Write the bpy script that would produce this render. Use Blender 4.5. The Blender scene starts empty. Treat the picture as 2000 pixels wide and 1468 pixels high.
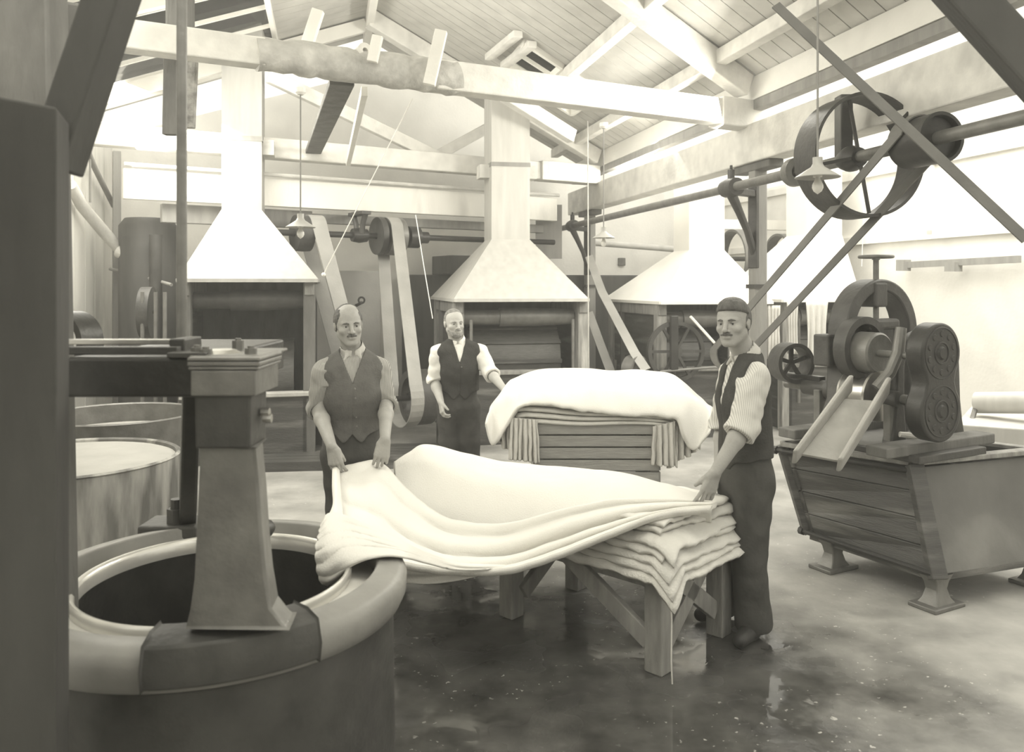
# A finishing shed of a woollen mill: three men, two heaps of wet cloth, machines under hoods.
HAZE = .012
SKY = 1.25
EXPOSURE = .2
LAMPS = [
    ('near_fill', (-1.0, 2.2, 4.5), (-1.0, 8.0, .6), 4.0, 2.5, 110),  # added fill from above, out of view
    ('roof_light_left', (-2.75, 7.0, 4.1), (-1.6, 7.4, 2.0), 1.6, 6.0, 200),
    ('left_fill', (-3.3, 6.6, 3.3), (1.5, 8.0, 2.6), 5.0, .8, 75),  # added fill from the left, no opening in that wall
    ('clerestory_right', (1.75, 7.9, 3.28), (-4.0, 7.6, 1.9), 6.0, .3, 170),
    ('left_wall_fill', (-3.45, 8.3, 3.6), (-4.5, 8.7, 1.2), .7, 2.2, 42),  # added fill that brightens the left wall
    ('side_light_right', (3.9, 8.0, 4.4), (3.6, 9.5, 0), 2.0, 6.0, 230),
]
import bpy, math, random
import numpy as np
from mathutils import Vector, Matrix, noise
random.seed(7)
F, HZ, CZ = 1600.0, 557.0, 1.77          # focal length in pixels, horizon row, lens height
SC = bpy.context.scene
COL = SC.collection
WL = {}                                   # world location of every object made


def V(*a):
    return Vector(a)


def P(px, py, Y):
    """point of the place seen at a pixel, Y metres in front of the lens"""
    return Vector(((px - 1000) * Y / F, Y, CZ - (py - HZ) * Y / F))


def G(px, py):
    """point of the floor seen at a pixel"""
    return P(px, py, CZ * F / (py - HZ))


UD = Vector((-.2201, .9755, 0))           # along the building
CD = Vector((.868, .4966, 0))             # across the building (tie beams, back wall)

# ------------------------------------------------------------------ materials
MATS = {}


def grey(v, w=1.0):
    return (v, v * .98, v * (.98 - .06 * w), 1)


def mat(name, v, rough=.6, metal=0.0, var=.25, scale=6.0, bump=.15, bscale=40, stretch=(1, 1, 1), spec=.4, dark=None, dscale=2.0, damt=.5):
    if name in MATS:
        return MATS[name]
    m = bpy.data.materials.new(name)
    m.use_nodes = True
    nt = m.node_tree
    N, L = nt.nodes, nt.links
    b = N['Principled BSDF']
    tc = N.new('ShaderNodeTexCoord')
    mp = N.new('ShaderNodeMapping')
    mp.inputs['Scale'].default_value = stretch
    L.new(tc.outputs['Object'], mp.inputs['Vector'])
    nz = N.new('ShaderNodeTexNoise')
    nz.inputs['Scale'].default_value = scale
    nz.inputs['Detail'].default_value = 5
    L.new(mp.outputs['Vector'], nz.inputs['Vector'])
    cr = N.new('ShaderNodeValToRGB')
    cr.color_ramp.elements[0].position = .3
    cr.color_ramp.elements[1].position = .7
    cr.color_ramp.elements[0].color = grey(v * (1 - var))
    cr.color_ramp.elements[1].color = grey(min(.92, v * (1 + var * .6)))
    L.new(nz.outputs['Fac'], cr.inputs['Fac'])
    col = cr.outputs['Color']
    if dark is not None:                  # patches of dirt with a shape of their own
        n2 = N.new('ShaderNodeTexNoise')
        n2.inputs['Scale'].default_value = dscale
        n2.inputs['Detail'].default_value = 6
        L.new(mp.outputs['Vector'], n2.inputs['Vector'])
        r2 = N.new('ShaderNodeValToRGB')
        r2.color_ramp.elements[0].position = .52
        r2.color_ramp.elements[1].position = .68
        r2.color_ramp.elements[1].color = (damt, damt, damt, 1)
        L.new(n2.outputs['Fac'], r2.inputs['Fac'])
        mx = N.new('ShaderNodeMixRGB')
        L.new(r2.outputs['Color'], mx.inputs['Fac'])
        L.new(col, mx.inputs['Color1'])
        mx.inputs['Color2'].default_value = grey(dark)
        col = mx.outputs['Color']
    L.new(col, b.inputs['Base Color'])
    b.inputs['Roughness'].default_value = rough
    b.inputs['Metallic'].default_value = metal
    b.inputs['Specular IOR Level'].default_value = spec
    if bump:
        n3 = N.new('ShaderNodeTexNoise')
        n3.inputs['Scale'].default_value = bscale
        n3.inputs['Detail'].default_value = 4
        L.new(mp.outputs['Vector'], n3.inputs['Vector'])
        bp = N.new('ShaderNodeBump')
        bp.inputs['Strength'].default_value = bump
        bp.inputs['Distance'].default_value = .02
        L.new(n3.outputs['Fac'], bp.inputs['Height'])
        L.new(bp.outputs['Normal'], b.inputs['Normal'])
    MATS[name] = m
    return m


def striped(name, v1, v2, scale, rough=.9, axis='X', vec=(1, 1, 1)):
    m = bpy.data.materials.new(name)
    m.use_nodes = True
    N, L = m.node_tree.nodes, m.node_tree.links
    b = N['Principled BSDF']
    tc = N.new('ShaderNodeTexCoord')
    w = N.new('ShaderNodeTexWave')
    w.bands_direction = axis
    w.inputs['Scale'].default_value = scale
    w.inputs['Distortion'].default_value = .6
    w.inputs['Detail Scale'].default_value = 1.0
    L.new(tc.outputs['Object'], w.inputs['Vector'])
    cr = N.new('ShaderNodeValToRGB')
    cr.color_ramp.elements[0].position = .25
    cr.color_ramp.elements[1].position = .6
    cr.color_ramp.elements[0].color = grey(v1)
    cr.color_ramp.elements[1].color = grey(v2)
    L.new(w.outputs['Fac'], cr.inputs['Fac'])
    L.new(cr.outputs['Color'], b.inputs['Base Color'])
    b.inputs['Roughness'].default_value = rough
    b.inputs['Specular IOR Level'].default_value = .2
    MATS[name] = m
    return m


M_WALL = mat('limewash', .84, .9, var=.06, scale=3, bump=.12, bscale=25, dark=.6, dscale=1.6, damt=.35)
M_BOARDW = mat('limewashed_boards', .86, .85, var=.08, scale=4, stretch=(1, 1, .4), bump=.2, dark=.45, dscale=2.2, damt=.4)
M_BEAM = mat('limewashed_beam', .74, .85, var=.12, scale=7, bump=.25, bscale=30, dark=.42, dscale=3, damt=.5)
M_LOG = mat('limewashed_log', .56, .9, var=.25, scale=9, bump=.6, bscale=18, dark=.28, dscale=4, damt=.7)
M_CEIL = mat('ceiling_boards', .60, .8, var=.12, scale=5, bump=.12, dark=.45, dscale=1.5, damt=.4)
M_FASCIA = mat('white_painted_wood', .86, .7, var=.05)
M_FORE = mat('blackened_timber', .075, .8, var=.25, scale=5, stretch=(1, 1, .3))
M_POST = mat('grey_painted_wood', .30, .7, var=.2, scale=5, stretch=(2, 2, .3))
M_DKWOOD = mat('dark_wood', .16, .75, var=.3, scale=8, stretch=(1, 1, .3), bump=.3)
M_WETWOOD = mat('wet_wood', .085, .45, var=.35, scale=5, stretch=(.5, .5, 4), bump=.3, dark=.3, dscale=2.5, damt=.5)
M_WOOD = mat('bench_wood', .30, .7, var=.3, scale=9, stretch=(2, 2, .5), bump=.3)
M_SLAT = mat('slat_wood', .34, .75, var=.25, scale=8, stretch=(.5, 1, 3), bump=.3, dark=.2, dscale=3, damt=.4)
M_PALEWOOD = mat('pale_wood', .48, .65, var=.2, scale=8, stretch=(1, 1, 1), bump=.2, dark=.3, dscale=4, damt=.3)
M_WORNWOOD = mat('worn_splashed_wood', .36, .8, var=.4, scale=7, stretch=(3, 3, .5), bump=.3, dark=.66, dscale=3, damt=.7)
M_IRON = mat('black_iron', .05, .42, .3, var=.3, scale=8, bump=.1, bscale=60)
M_IRON2 = mat('dark_painted_iron', .075, .5, .2, var=.3, scale=8, bump=.15, bscale=40)
M_GIRON = mat('grey_iron', .20, .45, .3, var=.25, scale=10, bump=.12, bscale=50)
M_STEEL = mat('worn_steel', .5, .28, .85, var=.15, scale=10, bump=.05)
M_ENAMEL = mat('rim_enamel', .27, .5, .1, var=.2, scale=6, bump=.08, dark=.3, dscale=5, damt=.3)
M_GUARD = mat('white_enamel', .72, .4, var=.1, scale=6, bump=.05)
M_BRIGHTRIM = mat('polished_rim', .78, .25, .45, var=.1, scale=6, bump=.05)
M_HOOD = mat('galvanised_sheet', .58, .6, .15, var=.1, scale=3, stretch=(4, 4, .5), bump=.08, dark=.5, dscale=2.4, damt=.35)
M_HOODG = mat('darkened_sheet', .40, .65, .1, var=.12, scale=3, stretch=(4, 4, .5), bump=.08, dark=.30, dscale=2.4, damt=.35)  # galvanised sheet darkened to offset the strong light on the left hood
M_HOODW = mat('limewashed_sheet', .85, .7, .0, var=.05, scale=3, bump=.05)
M_BELT = mat('leather_belt', .36, .55, var=.15, scale=5, bump=.1)
M_BELTD = mat('dark_leather_belt', .15, .55, var=.2, scale=5, bump=.1)
M_CLOTH = mat('wet_white_cloth', .74, .95, var=.04, scale=5, bump=.22, bscale=160, spec=.15, dark=.66, dscale=5, damt=.25)
M_CLOTH2 = mat('creased_white_cloth', .68, .95, var=.08, scale=9, bump=.3, bscale=90, spec=.15, dark=.5, dscale=7, damt=.3)
M_TANK = mat('dark_tank', .085, .6, .1, var=.3, scale=2.5, stretch=(3, 3, .6), bump=.1)
M_VAT = mat('stained_vat', .17, .65, .1, var=.35, scale=4, stretch=(2, 2, .4), bump=.2, dark=.6, dscale=2.6, damt=.7)
M_VATLIGHT = mat('pale_lid_cloth', .42, .8, var=.12, scale=4)
M_PIPE = mat('lagged_pipe', .62, .8, var=.15, scale=6, bump=.3)
M_CORD = mat('cord', .25, .8, var=.1, bump=0)
M_WCORD = mat('white_string', .85, .8, var=.05, bump=0)
M_SHADE = mat('enamel_shade', .40, .35, var=.08, bump=.02)
M_PORC = mat('porcelain', .8, .3, var=.05, bump=0)
M_SKIN = mat('skin', .34, .55, var=.12, scale=14, bump=.12, bscale=90, spec=.35)
M_SKIN2 = mat('fair_skin', .46, .55, var=.10, scale=14, bump=.12, bscale=90, spec=.35)
M_HAIR = mat('dark_hair', .11, .7, var=.4, scale=40, stretch=(1, 1, .3), bump=.5, bscale=80)
M_HAIRG = mat('greying_hair', .26, .8, var=.4, scale=40, bump=.5, bscale=80)
M_VESTG = mat('grey_waistcoat', .125, .95, var=.18, scale=20, bump=.25, bscale=90, spec=.15)
M_VESTB = mat('black_waistcoat', .06, .95, var=.2, scale=20, bump=.25, bscale=90, spec=.15)
M_TROU = mat('dark_trousers', .075, .95, var=.25, scale=8, bump=.35, bscale=18, spec=.15)
M_BOOT = mat('black_boots', .035, .5, var=.2, bump=.1)
M_SHIRTW = mat('white_shirt', .80, .95, var=.05, scale=10, bump=.3, bscale=22, spec=.15)
M_SHIRTS = striped('fine_striped_shirt', .20, .40, 42)
M_SHIRTP = striped('pale_striped_shirt', .44, .62, 36)
M_COLLAR = mat('pale_collar', .50, .95, var=.1, scale=12, bump=.2, bscale=60, spec=.15)
M_EYEW = mat('eye_white', .42, .3, bump=0)
M_EYE = mat('eye', .04, .2, bump=0)


def glass():
    m = bpy.data.materials.new('clear_glass')
    m.use_nodes = True
    N, L = m.node_tree.nodes, m.node_tree.links
    o = N['Material Output']
    N.remove(N['Principled BSDF'])
    t = N.new('ShaderNodeBsdfTransparent')
    t.inputs['Color'].default_value = (.95, .95, .92, 1)
    g = N.new('ShaderNodeBsdfGlossy')
    g.inputs['Roughness'].default_value = .05
    mx = N.new('ShaderNodeMixShader')
    fr = N.new('ShaderNodeFresnel')
    fr.inputs['IOR'].default_value = 1.15
    L.new(fr.outputs[0], mx.inputs[0])
    L.new(t.outputs[0], mx.inputs[1])
    L.new(g.outputs[0], mx.inputs[2])
    L.new(mx.outputs[0], o.inputs['Surface'])
    return m


M_GLASS = glass()


# ------------------------------------------------------------------ objects
def props(o, label=None, cat=None, group=None, kind=None):
    if label:
        o['label'] = label
    if cat:
        o['category'] = cat
    if group:
        o['group'] = group
    if kind:
        o['kind'] = kind
    return o


def thing(name, label, cat, loc, group=None):
    o = bpy.data.objects.new(name, None)
    o.empty_display_size = .1
    COL.objects.link(o)
    o.location = loc
    WL[o] = Vector(loc)
    return props(o, label, cat, group)


def copy_thing(o, offset, label, parent=None):
    """copy of a thing with copies of its parts and sub-parts"""
    c = o.copy()
    COL.objects.link(c)
    if parent is None:
        c.location = o.location + Vector(offset)
        WL[c] = WL[o] + Vector(offset)
        if label:
            c['label'] = label
    else:
        c.parent = parent
        WL[c] = WL[o] + Vector(offset)
    for ch in [x for x in COL.objects if x.parent == o]:
        copy_thing(ch, offset, None, c)
    return c


def link_mesh(name, verts, faces, material, parent=None, bevel=0, solid=0, smooth=30, subd=0, origin=None):
    vs = np.array([tuple(v) for v in verts], dtype=np.float64)
    lo, hi = vs.min(0), vs.max(0)
    if origin is None:
        og = (lo + hi) / 2
        if parent is None:
            og[2] = lo[2]
    else:
        og = np.array(origin)
    me = bpy.data.meshes.new(name)
    me.from_pydata((vs - og).tolist(), [], [list(map(int, f)) for f in faces])
    me.update()
    if smooth:
        me.shade_smooth()
        if smooth < 170:
            me.set_sharp_from_angle(angle=math.radians(smooth))
    me.materials.append(material)
    o = bpy.data.objects.new(name, me)
    COL.objects.link(o)
    WL[o] = Vector(og)
    if parent is not None:
        o.parent = parent
        o.location = Vector(og) - WL[parent]
    else:
        o.location = Vector(og)
    if solid:
        md = o.modifiers.new('solid', 'SOLIDIFY')
        md.thickness = solid
        md.offset = 0
    if subd:
        md = o.modifiers.new('subd', 'SUBSURF')
        md.levels = md.render_levels = subd
    if bevel:
        md = o.modifiers.new('bevel', 'BEVEL')
        md.width = bevel
        md.segments = 2
        md.limit_method = 'ANGLE'
        md.angle_limit = math.radians(40)
        md.harden_normals = False
    return o


def basis(d, up=None):
    d = Vector(d).normalized()
    up = Vector(up) if up is not None else (Vector((0, 0, 1)) if abs(d.z) < .95 else Vector((1, 0, 0)))
    s = d.cross(up).normalized()
    return d, s, s.cross(d).normalized()


class MB:
    def __init__(s):
        s.v, s.f = [], []

    def add(s, vs, fs):
        o = len(s.v)
        s.v += [Vector(v) for v in vs]
        s.f += [[i + o for i in f] for f in fs]
        return s

    def hexa(s, p):
        return s.add(p, [(3, 2, 1, 0), (4, 5, 6, 7), (0, 1, 5, 4), (1, 2, 6, 5), (2, 3, 7, 6), (3, 0, 4, 7)])

    def box(s, c, sx, sy, sz, ax=(1, 0, 0), ay=None, az=None):
        """box centred on c with full sizes along ax, ay, az"""
        ax = Vector(ax).normalized()
        az = Vector(az).normalized() if az is not None else Vector((0, 0, 1))
        ay = Vector(ay).normalized() if ay is not None else az.cross(ax).normalized()
        c = Vector(c)
        x, y, z = ax * sx / 2, ay * sy / 2, az * sz / 2
        return s.hexa([c - x - y - z, c + x - y - z, c + x + y - z, c - x + y - z,
                       c - x - y + z, c + x - y + z, c + x + y + z, c - x + y + z])

    def beam(s, a, b, w, h, up=None):
        a, b = Vector(a), Vector(b)
        d, sd, u = basis(b - a, up)
        x, y = sd * w / 2, u * h / 2
        return s.hexa([a - x - y, a + x - y, b + x - y, b - x - y, a - x + y, a + x + y, b + x + y, b - x + y])

    def tube(s, pts, r, n=12, cap=True):
        pts = [Vector(p) for p in pts]
        rs = r if isinstance(r, (list, tuple)) else [r] * len(pts)
        vs, fs = [], []
        prev = None
        for i, p in enumerate(pts):
            t = (pts[min(i + 1, len(pts) - 1)] - pts[max(i - 1, 0)]).normalized()
            if prev is None:
                _, a, b = basis(t)
            else:
                a = (prev - t * prev.dot(t)).normalized()
            b = t.cross(a)
            prev = a
            for k in range(n):
                q = 2 * math.pi * k / n
                vs.append(p + (a * math.cos(q) + b * math.sin(q)) * rs[i])
        for i in range(len(pts) - 1):
            for k in range(n):
                k2 = (k + 1) % n
                fs.append((i * n + k, i * n + k2, (i + 1) * n + k2, (i + 1) * n + k))
        if cap:
            fs.append(tuple(range(n - 1, -1, -1)))
            fs.append(tuple((len(pts) - 1) * n + k for k in range(n)))
        return s.add(vs, fs)

    def lathe(s, prof, org, axis=(0, 0, 1), n=40, closed=False, a0=0, a1=2 * math.pi):
        """prof: (radius, height along axis)"""
        org = Vector(org)
        d, a, b = basis(axis)
        full = abs(a1 - a0 - 2 * math.pi) < 1e-6
        m = n if full else n + 1
        vs, fs = [], []
        for (r, h) in prof:
            for k in range(m):
                q = a0 + (a1 - a0) * k / n
                vs.append(org + d * h + (a * math.cos(q) + b * math.sin(q)) * r)
        L = len(prof)
        for i in range(L if closed else L - 1):
            i2 = (i + 1) % L
            for k in range(n):
                k2 = (k + 1) % m
                fs.append((i * m + k, i * m + k2, i2 * m + k2, i2 * m + k))
        return s.add(vs, fs)

    def disc(s, c, axis, r, h, n=32):
        return s.lathe([(0.0005, -h / 2), (r, -h / 2), (r, h / 2), (0.0005, h / 2)], c, axis, n)

    def ring(s, c, axis, r1, r2, h, n=48):
        """flat-sided ring between radii r1 < r2"""
        return s.lathe([(r1, -h / 2), (r2, -h / 2), (r2, h / 2), (r1, h / 2)], c, axis, n, closed=True)

    def torus(s, c, axis, R, r, n=48, m=10):
        return s.lathe([(R + r * math.cos(2 * math.pi * k / m), r * math.sin(2 * math.pi * k / m)) for k in range(m)], c, axis, n, closed=True)

    def prism(s, poly, org, ax, ay, dep):
        """2-D outline swept along the vector dep"""
        org, ax, ay, dep = Vector(org), Vector(ax), Vector(ay), Vector(dep)
        n = len(poly)
        vs = [org + ax * x + ay * y for x, y in poly] + [org + ax * x + ay * y + dep for x, y in poly]
        fs = [tuple(range(n - 1, -1, -1)), tuple(range(n, 2 * n))]
        fs += [(i, (i + 1) % n, n + (i + 1) % n, n + i) for i in range(n)]
        return s.add(vs, fs)

    def grid(s, rows):
        n, m = len(rows), len(rows[0])
        return s.add([p for r in rows for p in r],
                     [(i * m + j, i * m + j + 1, (i + 1) * m + j + 1, (i + 1) * m + j) for i in range(n - 1) for j in range(m - 1)])

    def sphere(s, c, rx, ry=None, rz=None, n=16, m=10):
        ry = ry or rx
        rz = rz or rx
        c = Vector(c)
        vs, fs = [], []
        for i in range(m + 1):
            a = math.pi * (i + .0001) / (m + .0002) - math.pi / 2
            for k in range(n):
                q = 2 * math.pi * k / n
                vs.append(c + Vector((rx * math.cos(a) * math.cos(q), ry * math.cos(a) * math.sin(q), rz * math.sin(a))))
        for i in range(m):
            for k in range(n):
                k2 = (k + 1) % n
                fs.append((i * n + k, i * n + k2, (i + 1) * n + k2, (i + 1) * n + k))
        return s.add(vs, fs)

    def build(s, name, material, parent=None, **kw):
        return link_mesh(name, s.v, s.f, material, parent, **kw)


def cr_spline(pts, n):
    """Catmull-Rom through the points, n samples"""
    pts = [np.array(p, float) for p in pts]
    k = len(pts) - 1
    out = []
    for i in range(n):
        t = i / (n - 1) * k
        j = min(int(t), k - 1)
        f = t - j
        p0 = pts[j - 1] if j > 0 else 2 * pts[0] - pts[1]
        p1, p2 = pts[j], pts[j + 1]
        p3 = pts[j + 2] if j + 2 <= k else 2 * pts[k] - pts[k - 1]
        out.append(.5 * ((2 * p1) + (-p0 + p2) * f + (2 * p0 - 5 * p1 + 4 * p2 - p3) * f * f + (-p0 + 3 * p1 - 3 * p2 + p3) * f ** 3))
    return out


def surface(ctrl, nu, nv):
    """ctrl: rows of control points -> smooth grid with nv rows, nu columns"""
    rows = [cr_spline(r, nu) for r in ctrl]
    cols = [cr_spline([rows[i][j] for i in range(len(rows))], nv) for j in range(nu)]
    return [[Vector(cols[j][i]) for j in range(nu)] for i in range(nv)]


def ray_plane(px, py, p0, n):
    d = Vector(((px - 1000) / F, 1, -(py - HZ) / F))
    o = Vector((0, 0, CZ))
    return o + d * ((Vector(p0) - o).dot(n) / d.dot(n))
# ------------------------------------------------------------------ floor
def floor_material():
    m = bpy.data.materials.new('wet_concrete')
    m.use_nodes = True
    N, L = m.node_tree.nodes, m.node_tree.links
    b = N['Principled BSDF']
    tc = N.new('ShaderNodeTexCoord')

    def noise_(scale, det=6, rough=.55, vec=None):
        n = N.new('ShaderNodeTexNoise')
        n.inputs['Scale'].default_value = scale
        n.inputs['Detail'].default_value = det
        n.inputs['Roughness'].default_value = rough
        L.new(vec or tc.outputs['Object'], n.inputs['Vector'])
        return n.outputs['Fac']

    def ramp(src, p0, p1, c0, c1):
        r = N.new('ShaderNodeValToRGB')
        r.color_ramp.elements[0].position, r.color_ramp.elements[1].position = p0, p1
        r.color_ramp.elements[0].color, r.color_ramp.elements[1].color = c0, c1
        L.new(src, r.inputs['Fac'])
        return r.outputs['Color']

    def math_(op, a, b_):
        n = N.new('ShaderNodeMath')
        n.operation = op
        for i, x in enumerate((a, b_)):
            if isinstance(x, (int, float)):
                n.inputs[i].default_value = x
            else:
                L.new(x, n.inputs[i])
        return n.outputs[0]

    # the soaked part lies round the tub and the table; it has a ragged edge
    mp = N.new('ShaderNodeMapping')
    mp.inputs['Location'].default_value = (.15, -3.55, 0)
    mp.inputs['Scale'].default_value = (.62, .62, 1)
    # object origin is at 0,0 so the mapping centres the patch near the table
    mp.vector_type = 'POINT'
    L.new(tc.outputs['Object'], mp.inputs['Vector'])
    sub = N.new('ShaderNodeVectorMath')
    sub.operation = 'SUBTRACT'
    sub.inputs[1].default_value = (.10, 3.55, 0)
    L.new(tc.outputs['Object'], sub.inputs[0])
    ln = N.new('ShaderNodeVectorMath')
    ln.operation = 'LENGTH'
    L.new(sub.outputs[0], ln.inputs[0])
    wob = noise_(1.6, 7)
    d = math_('ADD', ln.outputs['Value'], math_('MULTIPLY', math_('SUBTRACT', wob, .5), 2.6))
    wet = ramp(d, 0, 1, (1, 1, 1, 1), (0, 0, 0, 1))
    wr = N.new('ShaderNodeMapRange')
    wr.inputs['From Min'].default_value = 1.25
    wr.inputs['From Max'].default_value = 2.1
    wr.inputs['To Min'].default_value = 1
    wr.inputs['To Max'].default_value = 0
    L.new(d, wr.inputs['Value'])
    wet = wr.outputs['Result']
    dry = ramp(noise_(2.2), .3, .72, grey(.24), grey(.50))
    wetc = ramp(noise_(5), .3, .75, grey(.04), grey(.12))
    mx = N.new('ShaderNodeMixRGB')
    L.new(wet, mx.inputs['Fac'])
    L.new(dry, mx.inputs['Color1'])
    L.new(wetc, mx.inputs['Color2'])
    # splashes of suds
    sp = ramp(noise_(30, 3), .655, .69, (0, 0, 0, 1), (.6, .6, .6, 1))
    spf = N.new('ShaderNodeMixRGB')
    spf.blend_type = 'MULTIPLY'
    spf.inputs['Fac'].default_value = 1
    L.new(sp, spf.inputs['Color1'])
    L.new(ramp(noise_(1.3, 2), .46, .56, (0, 0, 0, 1), (1, 1, 1, 1)), spf.inputs['Color2'])
    m2 = N.new('ShaderNodeMixRGB')
    L.new(spf.outputs[0], m2.inputs['Fac'])
    L.new(mx.outputs[0], m2.inputs['Color1'])
    m2.inputs['Color2'].default_value = grey(.75)
    L.new(m2.outputs[0], b.inputs['Base Color'])
    # standing water: smooth where the noise is low
    pud = ramp(noise_(2.4, 2), .43, .60, (1, 1, 1, 1), (0, 0, 0, 1))
    rr = math_('SUBTRACT', .62, math_('MULTIPLY', wet, math_('ADD', .28, math_('MULTIPLY', pud, .31))))
    L.new(rr, b.inputs['Roughness'])
    bp = N.new('ShaderNodeBump')
    bp.inputs['Distance'].default_value = .01
    hs = math_('MULTIPLY', noise_(14, 6), math_('SUBTRACT', 1.0, math_('MULTIPLY', math_('MULTIPLY', pud, wet), .96)))
    bp.inputs['Strength'].default_value = .5
    L.new(hs, bp.inputs['Height'])
    L.new(bp.outputs['Normal'], b.inputs['Normal'])
    b.inputs['Specular IOR Level'].default_value = .5
    return m


fl = MB().box((1, 9, -.05), 22, 24, .1).build('floor', floor_material(), smooth=0, origin=(0, 0, 0))
props(fl, kind='structure')

# ------------------------------------------------------------------ walls
L0 = Vector((2.16, 7.2, 0))
ZR = 3.59
SLOPE = .42
RS = 3.35                                  # eave to ridge, across


def roof(t, s, dz=0):
    """point on the underside of the roof: t along the building, s across from the right eave"""
    z = ZR + SLOPE * (s if s < RS else 2 * RS - s) + dz
    p = L0 + UD * t - CD * s
    return Vector((p.x, p.y, z))


B0 = Vector((-4.95, 9.85, 0))
wb = MB()
th = -UD * .12
wb.prism([(-.6, 0), (13.5, 0), (13.5, 3.6), (7.6, 3.6), (3.9, 4.95), (-.6, 3.3)], B0, CD, (0, 0, 1), UD * .15)
props(wb.build('wall_back', M_WALL, smooth=0), kind='structure')
WL0 = Vector((-3.62, 4.5, 0))
wl = MB()
wl.box(WL0 + UD * 1.2 + V(0, 0, 1.75) - CD * .08, 9.4, .12, 3.5, ax=UD)
for k in range(24):                        # upright boards with their joints
    p = WL0 + UD * (-3.4 + k * .38)
    wl.box(p + V(0, 0, 1.75) - CD * .005, .36, .03, 3.5, ax=UD)
props(wl.build('wall_left', M_BOARDW, smooth=0), kind='structure')
wr_ = MB()
R0 = Vector((4.9, 9, 0))
wr_.box(R0 + UD * 1.0 + V(0, 0, 1.65) + CD * .08, 14, .12, 3.3, ax=UD)
props(wr_.build('wall_right', M_WALL, smooth=0), kind='structure')
wf = MB().box((.5, -2.6, 1.7), 9, .12, 3.4)  # unseen wall behind the camera, added to cut the frontal light
props(wf.build('wall_front', M_WALL, smooth=0), kind='structure')
tr = MB()
for z in (2.35, 3.2):
    tr.box(R0 + UD * 1.0 + V(0, 0, z), 14, .07, .1, ax=UD)
for t in (-3.2, -1.4, .4, 2.2):
    tr.box(R0 + UD * t + V(0, 0, 2.77), .09, .07, .84, ax=UD)
props(tr.build('trim_1', M_BOARDW, smooth=0), kind='structure')

# ------------------------------------------------------------------ roof
nrm = (roof(1, 0) - roof(0, 0)).cross(roof(0, 1) - roof(0, 0)).normalized()
if nrm.z > 0:
    nrm = -nrm


def on_roof(px, py, dz=0):
    q = ray_plane(px, py, roof(0, 0, dz), nrm)
    d = q - L0
    d.z = 0
    # solve d = UD*t - CD*s
    a, b_, c_, e = UD.x, -CD.x, UD.y, -CD.y
    det = a * e - b_ * c_
    return ((d.x * e - b_ * d.y) / det, (a * d.y - c_ * d.x) / det)


sk = [[on_roof(*p) for p in ((1008, 135), (1040, 98), (1088, 118), (1058, 160))],
      [on_roof(*p) for p in ((1083, 178), (1100, 140), (1155, 178), (1150, 183))]]
w1 = (min(p[0] for p in sk[0]), max(p[0] for p in sk[0]), min(p[1] for p in sk[0]), max(p[1] for p in sk[0]))
w1 = (max(w1[0], -2), w1[1], max(.9, w1[2]), min(w1[3], 2.6))
w2 = (w1[0] + .1, w1[1] + .2, .78, w1[2] - .13)
w1 = (w1[0], w1[1], w1[2] - .02, w1[3] + .12)
T0, T1, BW = -2.3, 5.4, .19


def slope_boards(sa, sb, holes, name, material, flip=False):
    mb = MB()
    n = int((T1 - T0) / BW)
    for k in range(n):
        ta = T0 + k * BW
        tb = ta + BW - .010
        cuts = [(sa, sb)]
        for (h0, h1, g0, g1) in holes:
            if tb > h0 and ta < h1:
                new = []
                for (a, b_) in cuts:
                    if g0 > a and g0 < b_:
                        new.append((a, g0))
                    if g1 < b_ and g1 > a:
                        new.append((g1, b_))
                    if g1 <= a or g0 >= b_:
                        new.append((a, b_))
                cuts = new
        for (a, b_) in cuts:
            u = V(0, 0, .02)
            mb.hexa([roof(ta, a), roof(tb, a), roof(tb, b_), roof(ta, b_),
                     roof(ta, a) + u, roof(tb, a) + u, roof(tb, b_) + u, roof(ta, b_) + u])
            u2 = V(0, 0, .016)
            mb.hexa([roof(tb, a) + u2, roof(tb + .012, a) + u2, roof(tb + .012, b_) + u2, roof(tb, b_) + u2,
                     roof(tb, a) + u2 * 2, roof(tb + .012, a) + u2 * 2, roof(tb + .012, b_) + u2 * 2, roof(tb, b_) + u2 * 2])
    props(mb.build(name, material, smooth=0), kind='structure')


LH = [(T0 + .1, T1 - .4, RS + 1.1, RS + 3.0)]
slope_boards(-.05, RS, [w1, w2], 'ceiling', M_CEIL)
slope_boards(RS, 2 * RS + .1, LH, 'ceiling', M_CEIL)


def skylight(n, h, bars):
    r = MB()
    a, b_, c_, d_ = h
    for (p, q) in (((a, c_), (b_, c_)), ((a, d_), (b_, d_)), ((a, c_), (a, d_)), ((b_, c_), (b_, d_))):
        r.beam(roof(p[0], p[1], -.02), roof(q[0], q[1], -.02), .05, .08)
    for k in range(1, bars):
        t = a + (b_ - a) * k / bars
        r.beam(roof(t, c_, .0), roof(t, d_, .0), .03, .04)
    w = r.build('window_%d' % n, M_FASCIA, smooth=0)
    props(w, kind='structure')
    g = MB()
    u = V(0, 0, .012)
    q = [roof(a, c_, .03), roof(b_, c_, .03), roof(b_, d_, .03), roof(a, d_, .03)]
    g.hexa(q + [x + u for x in q])
    g.build('pane', M_GLASS, w, smooth=0)


skylight(1, w1, 2)
skylight(2, w2, 2)
skylight(3, LH[0], 12)
skylight(4, (-5.2, T0 - .05, .15, RS - .1), 5)  # unseen roof glazing added to bring light in ahead of the boards
skylight(5, (-5.2, T0 - .05, RS + .1, 2 * RS - .3), 5)

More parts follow.
